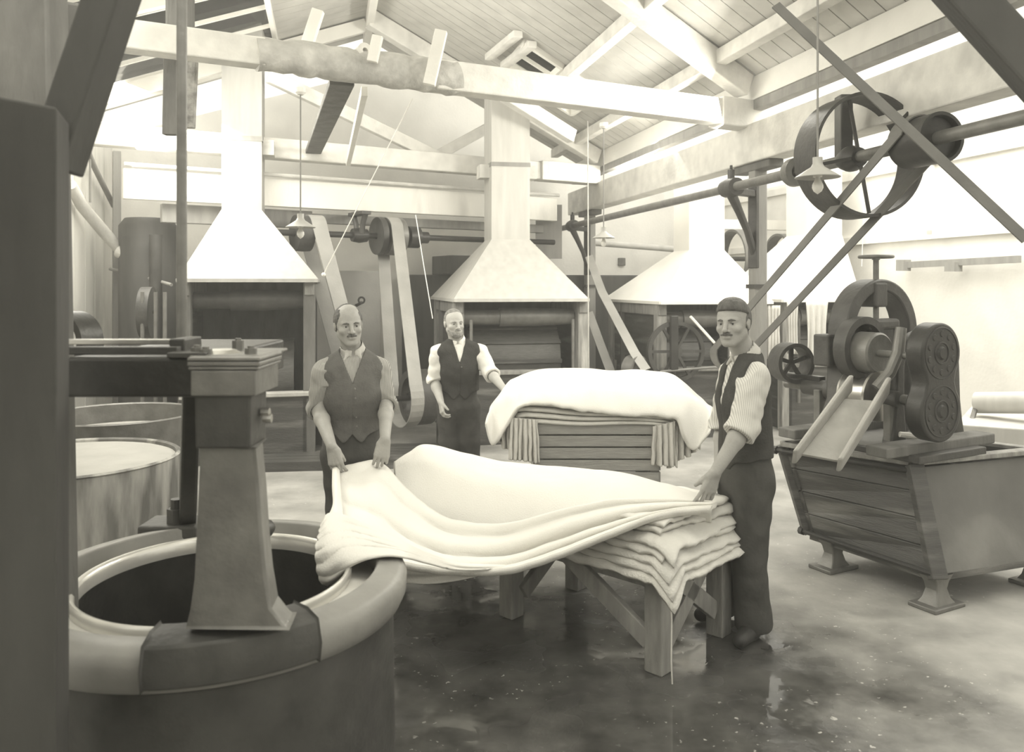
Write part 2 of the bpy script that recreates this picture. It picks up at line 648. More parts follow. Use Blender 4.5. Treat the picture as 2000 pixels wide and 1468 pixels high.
# wall plate, fascia and gutter board over the long beam, the board's shadow in its dark colour
fa = MB()
for (za, zb, w, off) in ((3.40, 3.60, .05, .02),):
    fa.box(L0 + UD * .6 + V(0, 0, (za + zb) / 2) - CD * off, 9.8, w, zb - za, ax=UD)
props(fa.build('trim_2', M_FASCIA, smooth=0), kind='structure')
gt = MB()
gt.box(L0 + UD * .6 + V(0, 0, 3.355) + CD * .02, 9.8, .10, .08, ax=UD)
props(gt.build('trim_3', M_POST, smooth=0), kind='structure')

# ------------------------------------------------------------------ timbers of the main bay
o = MB().box(L0 + UD * .7 + V(0, 0, 3.01), 9.6, .20, .34, ax=UD).build('plate_beam', M_BEAM, bevel=.012, smooth=0)
props(o, 'long limewashed beam running from upper right foreground to the far post', 'beam')

NR, NL = Vector((2.14, 7.33, 3.28)), Vector((-3.35, 4.44, 3.28))
FR, FLf = Vector((1.02, 11.2, 3.275)), Vector((-4.4, 8.02, 3.275))


def on_line(a, b, px):
    k = (px - 1000) / F
    # a + (b-a)*q : X = k*Y
    q = (k * a.y - a.x) / ((b.x - a.x) - k * (b.y - a.y))
    return a + (b - a) * q


t = thing('tie_beam', 'nearer limewashed roof tie beam, rough round log on its left half', 'beam', (NR + NL) / 2 - V(0, 0, .14))
lg = MB()
pts, rad = [], []
for k in range(25):
    p = on_line(NR, NL, 500).lerp(on_line(NR, NL, 890), k / 24)
    pts.append(p + V(random.uniform(-.006, .006), 0, random.uniform(-.008, .008)))
    rad.append(.112 + .012 * k / 24 + random.uniform(-.007, .007))
lg.tube(pts, rad, 16)
lg.build('log', M_LOG, t, smooth=60)
MB().beam(NL, on_line(NR, NL, 515), .15, .18).build('left_timber', M_BEAM, t, bevel=.01, smooth=0)
MB().beam(on_line(NR, NL, 845), NR, .17, .215).build('squared_timber', M_BEAM, t, bevel=.012, smooth=0)
a = on_line(NR, NL, 1398)
MB().beam(a, NR + (NR - NL).normalized() * .12, .20, .25).build('end_block', M_BEAM, t, bevel=.012, smooth=0)
o = MB().beam(FR + (FR - FLf).normalized() * .1, FLf, .18, .225).build('tie_beam', M_BEAM, bevel=.012, smooth=0)
props(o, 'farther limewashed tie beam crossing behind both vent ducts', 'beam')
a = on_line(FR, FLf, 1052)
o = MB().beam(a - (FR - FLf).normalized() * .02 - UD * .02, FR + (FR - FLf).normalized() * .14 - UD * .02, .24, .25).build('beam_end_block', M_BEAM, bevel=.01, smooth=0)
props(o, 'squared end block where the farther tie beam meets the long beam', 'block')

# rafters on the right slope
for (tt, lab) in ((.05, 'broad sloping rafter above the nearer tie beam'), (4.1, 'sloping rafter above the farther tie beam'), (-3.0, 'rafter nearest the camera under the right roof slope')):
    o = MB().beam(roof(tt, .12, -.13), roof(tt, RS, -.13), .15, .2, up=(0, 0, 1)).build('principal_rafter', M_BEAM, bevel=.01, smooth=0)
    props(o, lab, 'rafter')
o = MB().beam(P(985, 184, 9.15), P(1118, 267, 9.75), .12, .16).build('short_rafter', M_BEAM, bevel=.01, smooth=0)
props(o, 'short sloping timber stopping at the lower purlin between the two tie beams', 'rafter')
s1 = on_roof(1357, 147, -.1)[1]
s2 = on_roof(1190, 80, -.1)[1]
for s_, lab in ((s1, 'lower purlin along the right roof boards'), (s2, 'upper purlin along the right roof boards')):
    o = MB().beam(roof(-2.2, s_, -.075), roof(5.2, s_, -.075), .11, .12).build('purlin', M_BEAM, bevel=.008, smooth=0)
    props(o, lab, 'purlin', None)
o = MB().beam(roof(-4, RS, -.1), roof(5.2, RS, -.1), .08, .2).build('ridge_board', M_FASCIA, smooth=0)
props(o, 'ridge board at the peak of the roof', 'beam')
for k, tt in enumerate((-2.0, 2.1, 4.4)):
    o = MB().beam(roof(tt, RS + .05, -.10), roof(tt, 2 * RS - .05, -.10), .1, .15).build('left_slope_rafter', M_FASCIA, smooth=0)
    props(o, ('left slope rafter nearest the camera', 'middle rafter of the left roof slope', 'left slope rafter against the back gable')[k], 'rafter')

# struts and braces about the tie beams
pa, pb = P(668, 160, on_line(NR, NL, 668).y + .1), P(612, 296, on_line(FR, FLf, 612).y - .1)
o = MB().beam(pa, pb, .05, .17, up=(1, .2, 0)).build('roof_brace', M_DKWOOD, bevel=.006, smooth=0)
props(o, 'dark bare board leaning between the two tie beams', 'brace')
o = MB().beam(P(712, 178, 6.15), P(680, 318, on_line(FR, FLf, 680).y - .2), .075, .05, up=(1, 0, 0)).build('roof_strut', M_FASCIA, bevel=.005, smooth=0)
props(o, 'thin white strut leaning onto the farther tie beam beside the dark board', 'strut')
Y_ = on_line(NR, NL, 845).y - .2
o = MB().beam(P(862, 60, Y_), P(838, 166, Y_), .085, .06, up=(0, 1, 0)).build('roof_strut', M_FASCIA, bevel=.005, smooth=0)
props(o, 'white board hanging in front of the nearer tie beam at its middle', 'strut')
Y_ = on_line(NR, NL, 730).y - .17
o = MB().beam(P(738, 70, Y_), P(727, 121, Y_), .07, .05, up=(0, 1, 0)).build('roof_strut', M_FASCIA, bevel=.005, smooth=0)
props(o, 'short white cleat standing against the log of the nearer tie beam', 'strut')
Y_ = on_line(NR, NL, 600).y + .2
o = MB().beam(P(622, 20, Y_), P(594, 105, Y_), .08, .06, up=(0, 1, 0)).build('roof_strut', M_FASCIA, bevel=.005, smooth=0)
props(o, 'white strut rising from the log toward the ridge, left of the roof peak', 'strut')
o = MB().beam(P(525, 148, 8.7), P(868, 314, 10.35), .08, .15).build('gable_brace', M_BEAM, bevel=.008, smooth=0)
props(o, 'long slanting limewashed timber between the two ducts above the farther tie beam', 'brace')
o = MB().beam(P(846, 308, 10.3), P(985, 232, 10.8), .08, .13).build('gable_brace', M_BEAM, bevel=.008, smooth=0)
props(o, 'short slanting timber rising behind the central duct', 'brace')
# white board wall (spandrel) high across the back, with the pipe on its face
C0, C1 = P(240, 385, 8.3), P(950, 425, 10.6)
C0.z = C1.z = 2.80
C1 = C1 + (C1 - C0).normalized() * 1.1
o = MB().beam(C0, C1, .08, .31).build('fascia_beam', M_BOARDW, bevel=.01, smooth=0)
props(o, 'deep white cross beam above the back line shaft', 'beam')
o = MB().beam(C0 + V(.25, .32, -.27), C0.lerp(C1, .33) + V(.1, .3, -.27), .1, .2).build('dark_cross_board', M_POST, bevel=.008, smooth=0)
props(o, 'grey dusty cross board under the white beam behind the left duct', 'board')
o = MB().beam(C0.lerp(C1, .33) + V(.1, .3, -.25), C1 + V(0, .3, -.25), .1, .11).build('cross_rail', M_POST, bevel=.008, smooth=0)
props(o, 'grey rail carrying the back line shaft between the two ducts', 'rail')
q = (C1 - C0).normalized()
o = MB().tube([C0 - V(q.y * -.08, q.x * .08, -.19), C1 - V(q.y * -.08, q.x * .08, -.19)], .022, 8).build('water_pipe', M_PIPE)
props(o, 'thin pipe along the top edge of the white cross beam', 'pipe')

# posts
def post(p, h, w, name, label, m=M_POST, ax=UD):
    t = thing(name, label, 'post', (p.x, p.y, 0))
    MB().box(p + V(0, 0, h / 2), w, w, h, ax=ax).build('shaft', m, t, bevel=.012, smooth=0)
    MB().box(p + V(0, 0, h - .035), .62, w * 1.15, .07, ax=ax).build('cap_plate', M_DKWOOD, t, bevel=.01, smooth=0)
    MB().box(p + V(0, 0, h * .62), w * 1.25, w * 1.25, .035, ax=ax).build('iron_strap', M_IRON2, t, smooth=0)
    return t


post(L0, 2.84, .12, 'wooden_post', 'grey square post behind the standing man on the right')
post(L0 + UD * 4.72, 2.84, .135, 'wooden_post', 'farther grey post at the right corner of the central hood')
pc = P(1060, 420, 11.9)
o = MB().box((pc.x, pc.y, 1.4), .2, .16, 2.8).build('wooden_post', M_DKWOOD, bevel=.01, smooth=0)
props(o, 'dark post half hidden behind the central hood duct', 'post')
pc = P(228, 400, 9.35)
o = MB().box((pc.x, pc.y, 1.65), .085, .085, 3.3, ax=CD).build('wooden_post', M_POST, bevel=.008, smooth=0)
props(o, 'thin grey corner post at the end of the left wall', 'post')

# foreground timbers at the left edge
t = thing('foreground_post', 'broad dark post blurred at the left edge of the picture', 'post', (-1.06, 1.8, 0))
p = [P(-30, 0, 1.8), P(140, 0, 1.8)]
MB().hexa([V(p[0].x, 1.74, 0), V(p[1].x, 1.74, 0), V(p[1].x - .07, 1.92, 0), V(p[0].x, 1.92, 0),
           V(p[0].x, 1.74, P(0, 176, 1.74).z), V(p[1].x, 1.74, P(0, 209, 1.74).z), V(p[1].x - .07, 1.92, P(0, 209, 1.74).z), V(p[0].x, 1.92, P(0, 176, 1.74).z)]).build('shaft', M_FORE, t, bevel=.006, smooth=0)
br = MB()
br.beam(P(108, 330, 1.98), P(248, -90, 2.02), .1, .09, up=(.9, 0, .35))
o = br.build('slanting_brace', M_FORE, bevel=.006, smooth=0)
props(o, 'dark slanting brace rising from the foreground post at top left', 'brace')
o = MB().beam(V(P(92, 0, 2.4).x, 2.4, 0), P(62, -60, 2.5), .16, .12, up=(0, 1, 0)).build('upper_post', M_DKWOOD, bevel=.01, smooth=60)
props(o, 'greyish blurred timber above the foreground post, top left corner', 'post')
o = MB().beam(P(130, 60, 2.9), P(125, 110, 5.2), .12, .2).build('cross_timber', M_DKWOOD, bevel=.01, smooth=0)
props(o, 'dark short cross timber behind the slanting brace at top left', 'beam')
# boards hanging at left behind the upright rod
o = MB().beam(P(338, 60, 5.25), P(334, 264, 5.25), .095, .06, up=(0, 1, 0)).build('hanging_board', M_DKWOOD, bevel=.006, smooth=0)
props(o, 'dark plank hanging behind the upright steel rod', 'board')
o = MB().beam(P(374, 120, 5.5), P(368, 250, 5.5), .08, .05, up=(0, 1, 0)).build('hanging_board', mat('mottled_board', .34, .9, var=.5, scale=20, bump=.4), bevel=.006, smooth=0)
props(o, 'mottled peeling board just right of the upright steel rod', 'board')
o = MB().beam(P(352, -40, 5.15), P(352, 62, 5.15), .16, .1, up=(0, 1, 0)).build('rod_bearing_block', M_DKWOOD, bevel=.02, smooth=0)
props(o, 'dark bearing block at the top of the upright steel rod', 'block')

# pipes on the left wall
def at_left(px, py, off=.1):
    n = CD
    q = ray_plane(px, py, WL0 + CD * off, n.cross(V(0, 0, 1)).cross(V(0, 0, 1)) if False else Vector((UD.y, -UD.x, 0)))
    return q


tp = thing('lagged_pipe', 'thick pale lagged pipe sloping down the left wall', 'pipe', at_left(150, 380))
MB().tube([at_left(138, 360), at_left(160, 402), at_left(205, 455, .22), at_left(238, 492, .38)], [.055, .06, .065, .055], 14).build('lagging', M_PIPE, tp, smooth=60)
MB().tube([at_left(236, 490, .38), at_left(249, 500, .46)], [.085, .05], 14).build('pipe_end', M_PIPE, tp, smooth=60)
o = MB().tube([at_left(158, 262), at_left(186, 330), at_left(222, 402)], .03, 10).build('water_pipe', M_POST, smooth=60)
props(o, 'thin grey pipe slanting down the left wall above the lagged pipe', 'pipe')
o = MB().tube([at_left(176, 280), at_left(176, 395)], .012, 8).build('drop_pipe', M_POST)
props(o, 'thin upright pipe on the left wall near the foreground post', 'pipe')
o = MB().tube([P(215, 525, 9.2), P(280, 540, 8.8), P(335, 556, 8.5)], .018, 8).build('horizontal_rod', M_POST)
props(o, 'thin rod running from the left wall to the left machine', 'rod')

# back and right pipes
o = MB().tube([P(1150, 473, 12.6), P(1325, 487, 13.6)], .05, 12).build('steam_pipe', M_PIPE, smooth=60)
props(o, 'long horizontal steam pipe behind the middle pendant lamp', 'pipe')
tp = thing('wall_rail', 'horizontal rail on the right wall above the squeezing machine', 'rail', P(1760, 517, 9.7))
def at_right(px, py, off=.1):
    return ray_plane(px, py, R0 - CD * off, Vector((UD.y, -UD.x, 0)))
MB().beam(at_right(1757, 518), at_right(1990, 506), .06, .07).build('bar', M_POST, tp, smooth=0)
MB().beam(at_right(1757, 518, .13), at_right(1772, 518, .13), .1, .13).build('bracket', M_POST, tp, smooth=0)
MB().beam(at_right(1852, 521, .13), at_right(1872, 521, .13), .1, .1).build('bracket', M_POST, tp, smooth=0)
# small square vent hole in the white back wall: a recessed dark box frame
pv = ray_plane(1214, 511, B0 - Vector((-CD.y, CD.x, 0)) * .02, Vector((-CD.y, CD.x, 0)))
o = MB().box(pv, .13, .06, .13, ax=CD).build('wall_vent', M_GIRON, bevel=.01, smooth=0)
props(o, 'small square dark vent in the white back wall right of the far post', 'vent')

# ------------------------------------------------------------------ tanks and partitions behind
o = MB().hexa([P(785, 0, 11.35).xy.to_3d(), P(1264, 0, 12.15).xy.to_3d(), P(1264, 0, 12.7).xy.to_3d() + V(.05, 0, 0), P(785, 0, 11.66).xy.to_3d(),
               *[Vector((p.x, p.y, 1.92)) for p in (P(785, 0, 11.35), P(1264, 0, 12.15), P(1264, 0, 12.7) + V(.05, 0, 0), P(785, 0, 11.66))]]).build('wooden_tank', M_TANK, bevel=.015, smooth=0)
props(o, 'long dark tank standing behind the central machine', 'tank')
o = MB().box(P(900, 0, 11.55).xy.to_3d() + V(0, 0, 2.05), .62, .6, .26, ax=CD).build('tank_box', M_TANK, bevel=.01, smooth=0)
props(o, 'dark box on the long tank left of the central hood', 'box')
t = thing('vertical_boiler', 'dark upright boiler at the left end behind the left machine', 'boiler', P(290, 690, 8.9).xy.to_3d())
bp_ = P(290, 0, 9.0)
MB().lathe([(.001, 0), (.3, 0), (.3, 2.42), (.24, 2.5), (.001, 2.5)], (bp_.x, bp_.y, 0), n=28).build('shell', M_TANK, t, smooth=40)
MB().tube([V(P(304, 0, 8.6).x, 8.6, 1.2), V(P(304, 0, 8.6).x, 8.6, 2.3)], .065, 14).build('flue', M_IRON2, t)
o = MB().hexa([P(615, 0, 9.9).xy.to_3d(), P(742, 0, 10.3).xy.to_3d(), P(742, 0, 10.36).xy.to_3d(), P(615, 0, 9.96).xy.to_3d(),
               *[Vector((p.x, p.y, 1.95)) for p in (P(615, 0, 9.9), P(742, 0, 10.3), P(742, 0, 10.36), P(615, 0, 9.96))]]).build('partition', mat('grey_board', .45, .85, var=.12, scale=4), smooth=0)
props(o, 'pale grey boarded partition behind the man in the striped shirt', 'partition')
hk = P(706, 586, 9.75)
o = MB().torus(hk, (0, 1, 0), .035, .012, 16, 6).tube([hk + V(0, 0, -.03), hk + V(-.09, .1, -.07)], .02, 8).build('valve_handle', M_IRON2, smooth=60)
props(o, 'small dark ring valve on the partition above the man in the striped shirt', 'valve')
# low plank platform before the machines
pa, pb, pc_, pd = P(505, 0, 8.6), P(870, 0, 8.75), P(852, 0, 7.95), P(500, 0, 7.75)
pl = MB()
for k in range(6):
    f0, f1 = k / 6, (k + .94) / 6
    q = [pd.lerp(pa, f0), pc_.lerp(pb, f0), pc_.lerp(pb, f1), pd.lerp(pa, f1)]
    pl.hexa([V(p.x, p.y, 0) for p in q] + [V(p.x, p.y, .09) for p in q])
o = pl.build('plank_platform', M_WETWOOD, smooth=0)
props(o, 'low wet plank platform on the floor behind the two left men', 'platform')
# dark boxing with bright opening right of the central hood
o = MB().beam(P(1072, 505, 11.35), P(1072, 400, 11.35), .36, .05, up=(0, 1, 0)).build('belt_guard', M_POST, smooth=0)
props(o, 'grey boarded belt guard right of the central duct', 'guard')

# cleats and lifted shutter beside the roof light, small block on the log
def roof_px(px, py, dz):
    a_, b_ = on_roof(px, py, dz)
    return roof(a_, b_, dz)


for (p_, q_, lab) in (((955, 112), (1012, 66), 'upper cleat beside the bright roof light'), ((985, 128), (1040, 86), 'lower cleat at the edge of the bright roof light')):
    o = MB().beam(roof_px(*p_, -.05), roof_px(*q_, -.05), .10, .07).build('roof_cleat', M_BEAM, bevel=.006, smooth=0)
    props(o, lab, 'cleat')
c_ = P(706, 104, on_line(NR, NL, 706).y - .02)
o = MB().lathe([(.001, -.06), (.05, -.06), (.055, .06), (.02, .06), (.02, .03), (.001, .03)], c_, (.6, -.8, .1), 20).build('pulley_block', M_BEAM, smooth=40)
props(o, 'small pale pulley block with a dark eye on the log beam', 'block')
# ------------------------------------------------------------------ winch machines under their hoods
VD = Vector((.985, .172, 0))               # front of the machines


def machine(px0, px1, Y, hoodz, label, hlabel, duct_px, duct_top, hood_px, vat_h=.78, drum=True, worn=False, dpt=1.75, hm=None, duct_y=470, gear=False, collar=None):
    a = P(px0, 0, Y)
    a.z = 0
    ax = VD if px0 > 400 else Vector((.97, .24, 0))
    W = ((px1 - 1000) / F * a.y - a.x) / (ax.x - (px1 - 1000) / F * ax.y)

    def Q(x, y, z):
        return a + ax * x + UD * y + V(0, 0, z)
    t = thing('winch_machine', label, 'machine', Q(W / 2, dpt / 2, 0))
    ztop = hoodz - .01
    # vat: tapered planked box, open on top
    v = MB()
    th = .05
    for (x0, x1, y0, y1) in ((.08, W - .08, .02, .02 + th), (.08, W - .08, dpt - .05 - th, dpt - .05), (.08, .08 + th, .02, dpt - .05), (W - .08 - th, W - .08, .02, dpt - .05)):
        v.hexa([Q(x0, y0, 0), Q(x1, y0, 0), Q(x1, y1, 0), Q(x0, y1, 0), Q(x0, y0, vat_h), Q(x1, y0, vat_h), Q(x1, y1, vat_h), Q(x0, y1, vat_h)])
    v.build('vat', M_WETWOOD, t, bevel=.006, smooth=0)
    l = MB()
    l.hexa([Q(.02, -.05, vat_h), Q(W - .02, -.05, vat_h), Q(W - .02, .09, vat_h), Q(.02, .09, vat_h),
            Q(.02, -.05, vat_h + .045), Q(W - .02, -.05, vat_h + .045), Q(W - .02, .09, vat_h + .045), Q(.02, .09, vat_h + .045)])
    l.build('front_ledge', M_PALEWOOD if not drum else M_WOOD, t, bevel=.008, smooth=0)
    wt = MB()
    wt.hexa([Q(.13, .07, .3), Q(W - .13, .07, .3), Q(W - .13, dpt - .1, .3), Q(.13, dpt - .1, .3),
             Q(.13, .07, vat_h - .12), Q(W - .13, .07, vat_h - .12), Q(W - .13, dpt - .1, vat_h - .12), Q(.13, dpt - .1, vat_h - .12)])
    wt.build('dye_liquor', mat('dye_liquor', .05, .08, bump=0), t, smooth=0)
    # side frames
    fm = M_WORNWOOD if worn else M_DKWOOD
    for x in (.06, W - .06):
        for y in (.08, dpt - .1):
            s = MB()
            s.hexa([Q(x - .06, y - .06, 0), Q(x + .06, y - .06, 0), Q(x + .06, y + .06, 0), Q(x - .06, y + .06, 0),
                    Q(x - .06, y - .06, ztop), Q(x + .06, y - .06, ztop), Q(x + .06, y + .06, ztop), Q(x - .06, y + .06, ztop)])
            s.build('frame_post', fm, t, bevel=.012, smooth=0)
        s = MB()
        s.hexa([Q(x - .05, .0, ztop - .15), Q(x + .05, .0, ztop - .15), Q(x + .05, dpt, ztop - .15), Q(x - .05, dpt, ztop - .15),
                Q(x - .05, .0, ztop), Q(x + .05, .0, ztop), Q(x + .05, dpt, ztop), Q(x - .05, dpt, ztop)])
        s.build('top_rail', M_WOOD, t, bevel=.01, smooth=0)
        s = MB()
        s.hexa([Q(x - .012, .12, vat_h), Q(x + .012, .12, vat_h), Q(x + .012, dpt - .12, vat_h), Q(x - .012, dpt - .12, vat_h),
                Q(x - .012, .12, ztop - .15), Q(x + .012, .12, ztop - .15), Q(x + .012, dpt - .12, ztop - .15), Q(x - .012, dpt - .12, ztop - .15)])
        s.build('side_boards', M_WETWOOD, t, smooth=0)
        if worn:
            s = MB()
            s.tube([Q(x + (.13 if x < .5 else -.13), -.02, .35), Q(x + (.13 if x < .5 else -.13), -.02, ztop - .22)], .018, 8)
            s.build('iron_upright', M_GIRON, t)
    s = MB()
    s.hexa([Q(0, 1.2, vat_h - .1), Q(W, 1.2, vat_h - .1), Q(W, 1.24, vat_h - .1), Q(0, 1.24, vat_h - .1),
            Q(0, 1.2, ztop), Q(W, 1.2, ztop), Q(W, 1.24, ztop), Q(0, 1.24, ztop)])
    s.build('back_boards', M_DKWOOD, t, smooth=0)
    # roller and winch drum
    r = MB()
    r.tube([Q(.12, .22, ztop - .2), Q(W * .36, .22, ztop - .2), Q(W * .36, .22, ztop - .2), Q(W * .62, .22, ztop - .2), Q(W - .12, .22, ztop - .2)], [.085, .085, .105, .105, .085], 24)
    r.build('guide_roller', M_GIRON if drum else M_IRON2, t, smooth=40)
    d = MB()
    zc = vat_h + .12
    d.lathe([(.001, 0), (.42, 0), (.42, W - .46), (.001, W - .46)], Q(.23, .68, zc), ax, 36)
    drum_o = d.build('winch_drum', mat('wet_drum', .12, .3, .1, var=.25, scale=12, stretch=(1, 1, 6), bump=.25), t, smooth=40)
    if drum:
        for k in range(12):
            q = 2 * math.pi * k / 12
            s = MB()
            y, z = .68 + .43 * math.cos(q), zc + .43 * math.sin(q)
            s.beam(Q(.24, y, z), Q(W - .24, y, z), .05, .03, up=UD * math.cos(q) + V(0, 0, math.sin(q)))
            s.build('drum_slat', M_WETWOOD, drum_o, bevel=.006, smooth=0)
    if gear:
        c = Q(.16, -.13, 1.02)
        s = MB().ring(c, UD, .30, .345, .05, 40)
        for k in range(6):
            q = math.pi * k / 3
            s.beam(c, c + (ax * math.cos(q) + V(0, 0, math.sin(q))) * .31, .03, .03, up=UD)
        s.disc(c, UD, .06, .09)
        s.build('gear_wheel', M_IRON2, t, smooth=30)
        s = MB().box(Q(.12, -.17, 1.12), .09, .06, .62, ax=ax)
        s.build('bearing_bracket', M_IRON, t, bevel=.01, smooth=0)
        s = MB().tube([Q(-.05, -.18, .80), Q(.55, -.2, .84), Q(1.0, -.18, .83)], .016, 8)
        s.build('shifter_rod', M_GIRON, t)
        s = MB().beam(Q(.30, -.2, 1.42), Q(.56, -.26, 1.12), .05, .03)
        s.build('lever', M_FASCIA, t, bevel=.006, smooth=0)
        s = MB().tube([Q(.80, -.2, .35), Q(.78, -.22, 1.25)], .018, 8)
        s.build('white_rod', M_FASCIA, t)
    # the hood
    m = hm or M_HOOD
    h = thing('extraction_hood', hlabel, 'hood', Q(W / 2, dpt / 2, hoodz))
    ov = .10
    hx0 = ((hood_px[0] - 1000) / F * a.y - a.x) / (ax.x - (hood_px[0] - 1000) / F * ax.y)
    hx1 = ((hood_px[1] - 1000) / F * a.y - a.x) / (ax.x - (hood_px[1] - 1000) / F * ax.y)
    cy = dpt / 2
    cY = (Q(W / 2, cy, 0)).y
    dz = CZ - (duct_y - HZ) * cY / F
    dw = (duct_px[1] - duct_px[0]) / F * cY
    # duct centre: solve on the machine's mid line
    k = ((duct_px[0] + duct_px[1]) / 2 - 1000) / F
    b = Q(0, cy, 0)
    dx = (k * b.y - b.x) / (ax.x - k * ax.y)
    bot = [Q(hx0, -ov, hoodz), Q(hx1, -ov, hoodz), Q(hx1, dpt + ov, hoodz), Q(hx0, dpt + ov, hoodz)]
    sx, sy = dw / 2, dw / 2
    top = [Q(dx - sx, cy - sy, dz), Q(dx + sx, cy - sy, dz), Q(dx + sx, cy + sy, dz), Q(dx - sx, cy + sy, dz)]
    s = MB()
    s.add(bot + top, [(0, 1, 5, 4), (1, 2, 6, 5), (2, 3, 7, 6), (3, 0, 4, 7)])
    s.build('canopy', m, h, solid=.012, smooth=0)
    s = MB()
    for i in range(4):
        s.beam(bot[i] - V(0, 0, .012), bot[(i + 1) % 4] - V(0, 0, .012), .03, .035)
    s.build('rim_strip', m, h, smooth=0)
    s = MB()
    zt = duct_top
    up = [p + V(0, 0, zt - dz) for p in top]
    s.add(top + up, [(0, 1, 5, 4), (1, 2, 6, 5), (2, 3, 7, 6), (3, 0, 4, 7)])
    s.build('duct', m, h, solid=.01, smooth=0)
    if collar:
        zc_ = CZ - (collar - HZ) * top[0].y / F
        c = (top[0] + top[2]) / 2
        MB().box(V(c.x, c.y, zc_), dw + .02, dw + .02, .05, ax=ax, ay=UD).build('collar', M_POST, h, smooth=0)
        for e in (-1, 1):
            s = MB().box(V(c.x, c.y, zc_ - .07) + ax * e * (dw / 2 + .06), .12, dw * .5, .16, ax=ax, ay=UD)
            s.build('duct_bracket', M_BEAM, h, smooth=0)
    return t, Q, W


m1, Q1, W1 = machine(346, 616, 7.95, P(0, 545, 7.95).z, 'dark winch machine under the left hood with a pale wooden ledge', 'grey extraction hood and duct at the left', (440, 512), 4.6, (350, 621), vat_h=.66, drum=False, hm=M_HOODG, duct_y=414, collar=268, dpt=1.5)
m2, Q2, W2 = machine(886, 1150, 9.0, P(0, 584, 9.0).z, 'central winch machine with slatted drum under a hood with dirty streaks', 'central extraction hood with dirty streaks and a tall white duct', (953, 1026), 5.1, (884, 1144), worn=True, duct_y=470, collar=320)
m3, Q3, W3 = machine(1285, 1452, 9.4, P(0, 589, 9.4).z, 'winch machine with gear wheel and white lever, behind the right man', 'white extraction hood left of the right grey post', (1329, 1400), 4.2, (1283, 1500), worn=True, hm=M_HOODW, duct_y=490, gear=True)
m4, Q4, W4 = machine(1530, 1660, 9.9, P(0, 585, 9.9).z, 'farthest right winch machine hung with wet cloth strips', 'white extraction hood farthest right, behind the squeezing machine', (1553, 1625), 4.2, (1520, 1672), worn=True, hm=M_HOODW, duct_y=460, dpt=1.5)
# left neighbours of the first machine: belt pulley and drop pipes
o = MB().lathe([(.02, -.05), (.24, -.05), (.24, .05), (.02, .05)], P(288, 610, 7.7), Vector((1, .2, 0)), 32, closed=True).build('belt_pulley', M_IRON2, smooth=30)
props(o, 'dark belt pulley beside the left machine', 'pulley')
for px, lab in ((278, 'pale upright pipe left of the belt pulley'), (304, 'pale upright pipe right of the belt pulley'), (322, 'thin upright pipe against the left machine')):
    o = MB().tube([P(px, 0, 7.5).xy.to_3d(), P(px, 570, 7.5)], .018, 8).build('drop_pipe', M_GIRON)
    props(o, lab, 'pipe')
# cloth strips hanging on the last machine
rg = random.Random(3)
for k, (px, w, y0, y1, lab) in enumerate(((1508, 24, 596, 700, 'wet cloth strip hanging leftmost on the far right machine'), (1545, 20, 590, 690, 'narrow wet cloth strip hanging in the middle of the far right machine'), (1592, 44, 588, 705, 'wide wet cloth hanging on the right of the far right machine'))):
    rows = []
    for i in range(14):
        f = i / 13
        row = []
        for j in range(15):
            g = j / 14 - .5
            p = P(px + g * w * (1 - .15 * math.sin(f * 3)), y0 + (y1 - y0) * f, 9.6)
            p.y += .04 * math.sin(g * 22 + k + f * 1.5) * (0.4 + f) - .05
            row.append(p)
        rows.append(row)
    o = MB().grid(rows).build('hanging_cloth', M_CLOTH2, solid=.012, smooth=180)
    props(o, lab, 'cloth', None)

# ------------------------------------------------------------------ line shafts, pulleys, belts
SA, SB = P(520, 452, 8.9), P(985, 468, 10.62)
SA.z = SB.z = 2.35
sd = (SB - SA).normalized()
t = thing('line_shaft', 'back line shaft with belt pulleys running between the two left ducts', 'shaft', (SA + SB) / 2)
MB().tube([SA, SB + sd * .8], .035, 14).build('steel_shaft', M_IRON, t)


def on_shaft(a, b, px):
    return on_line(a, b, px)


for px, r, w, m_ in ((590, .20, .17, M_IRON2), (740, .22, .07, M_IRON2), (768, .22, .2, M_GIRON)):
    c = on_shaft(SA, SB, px)
    MB().lathe([(.04, -w / 2), (r * .9, -w / 2), (r, -w / 2), (r * 1.02, 0), (r, w / 2), (r * .9, w / 2), (.04, w / 2 - .03)], c, sd, 36, closed=True).build('pulley', m_, t, smooth=30)
c = on_shaft(SA, SB, 806)
MB().lathe([(.036, -.2), (.07, -.2), (.07, -.07), (.13, -.07), (.13, .07), (.07, .07), (.07, .2), (.036, .2)], c, sd, 20, closed=True).build('coupling', M_IRON, t, smooth=30)


def hanger(p, h, label, d):
    """cast drop hanger: splayed A-shaped arms and a bearing"""
    n = Vector((-d.y, d.x, 0))
    t = thing('shaft_hanger', label, 'hanger', p + V(0, 0, h))
    b = MB()
    b.beam(p + V(0, 0, h - .02) - n * .2, p + V(0, 0, h - .02) + n * .2, .12, .04)
    b.build('top_plate', M_IRON2, t, bevel=.005, smooth=0)
    for q in (-1, 1):
        MB().tube([p + n * .17 * q + V(0, 0, h - .03), p + n * .10 * q + V(0, 0, h * .5), p + n * .07 * q + V(0, 0, .02)], [.035, .03, .035], 10).build('arm', M_IRON2, t)
    MB().lathe([(.037, -.09), (.075, -.09), (.09, 0), (.075, .09), (.037, .09)], p, d, 18, closed=True).build('bearing', M_IRON, t)
    return t


hanger(on_shaft(SA, SB, 702), .27, 'cast iron drop hanger between the pulleys of the back shaft', sd)


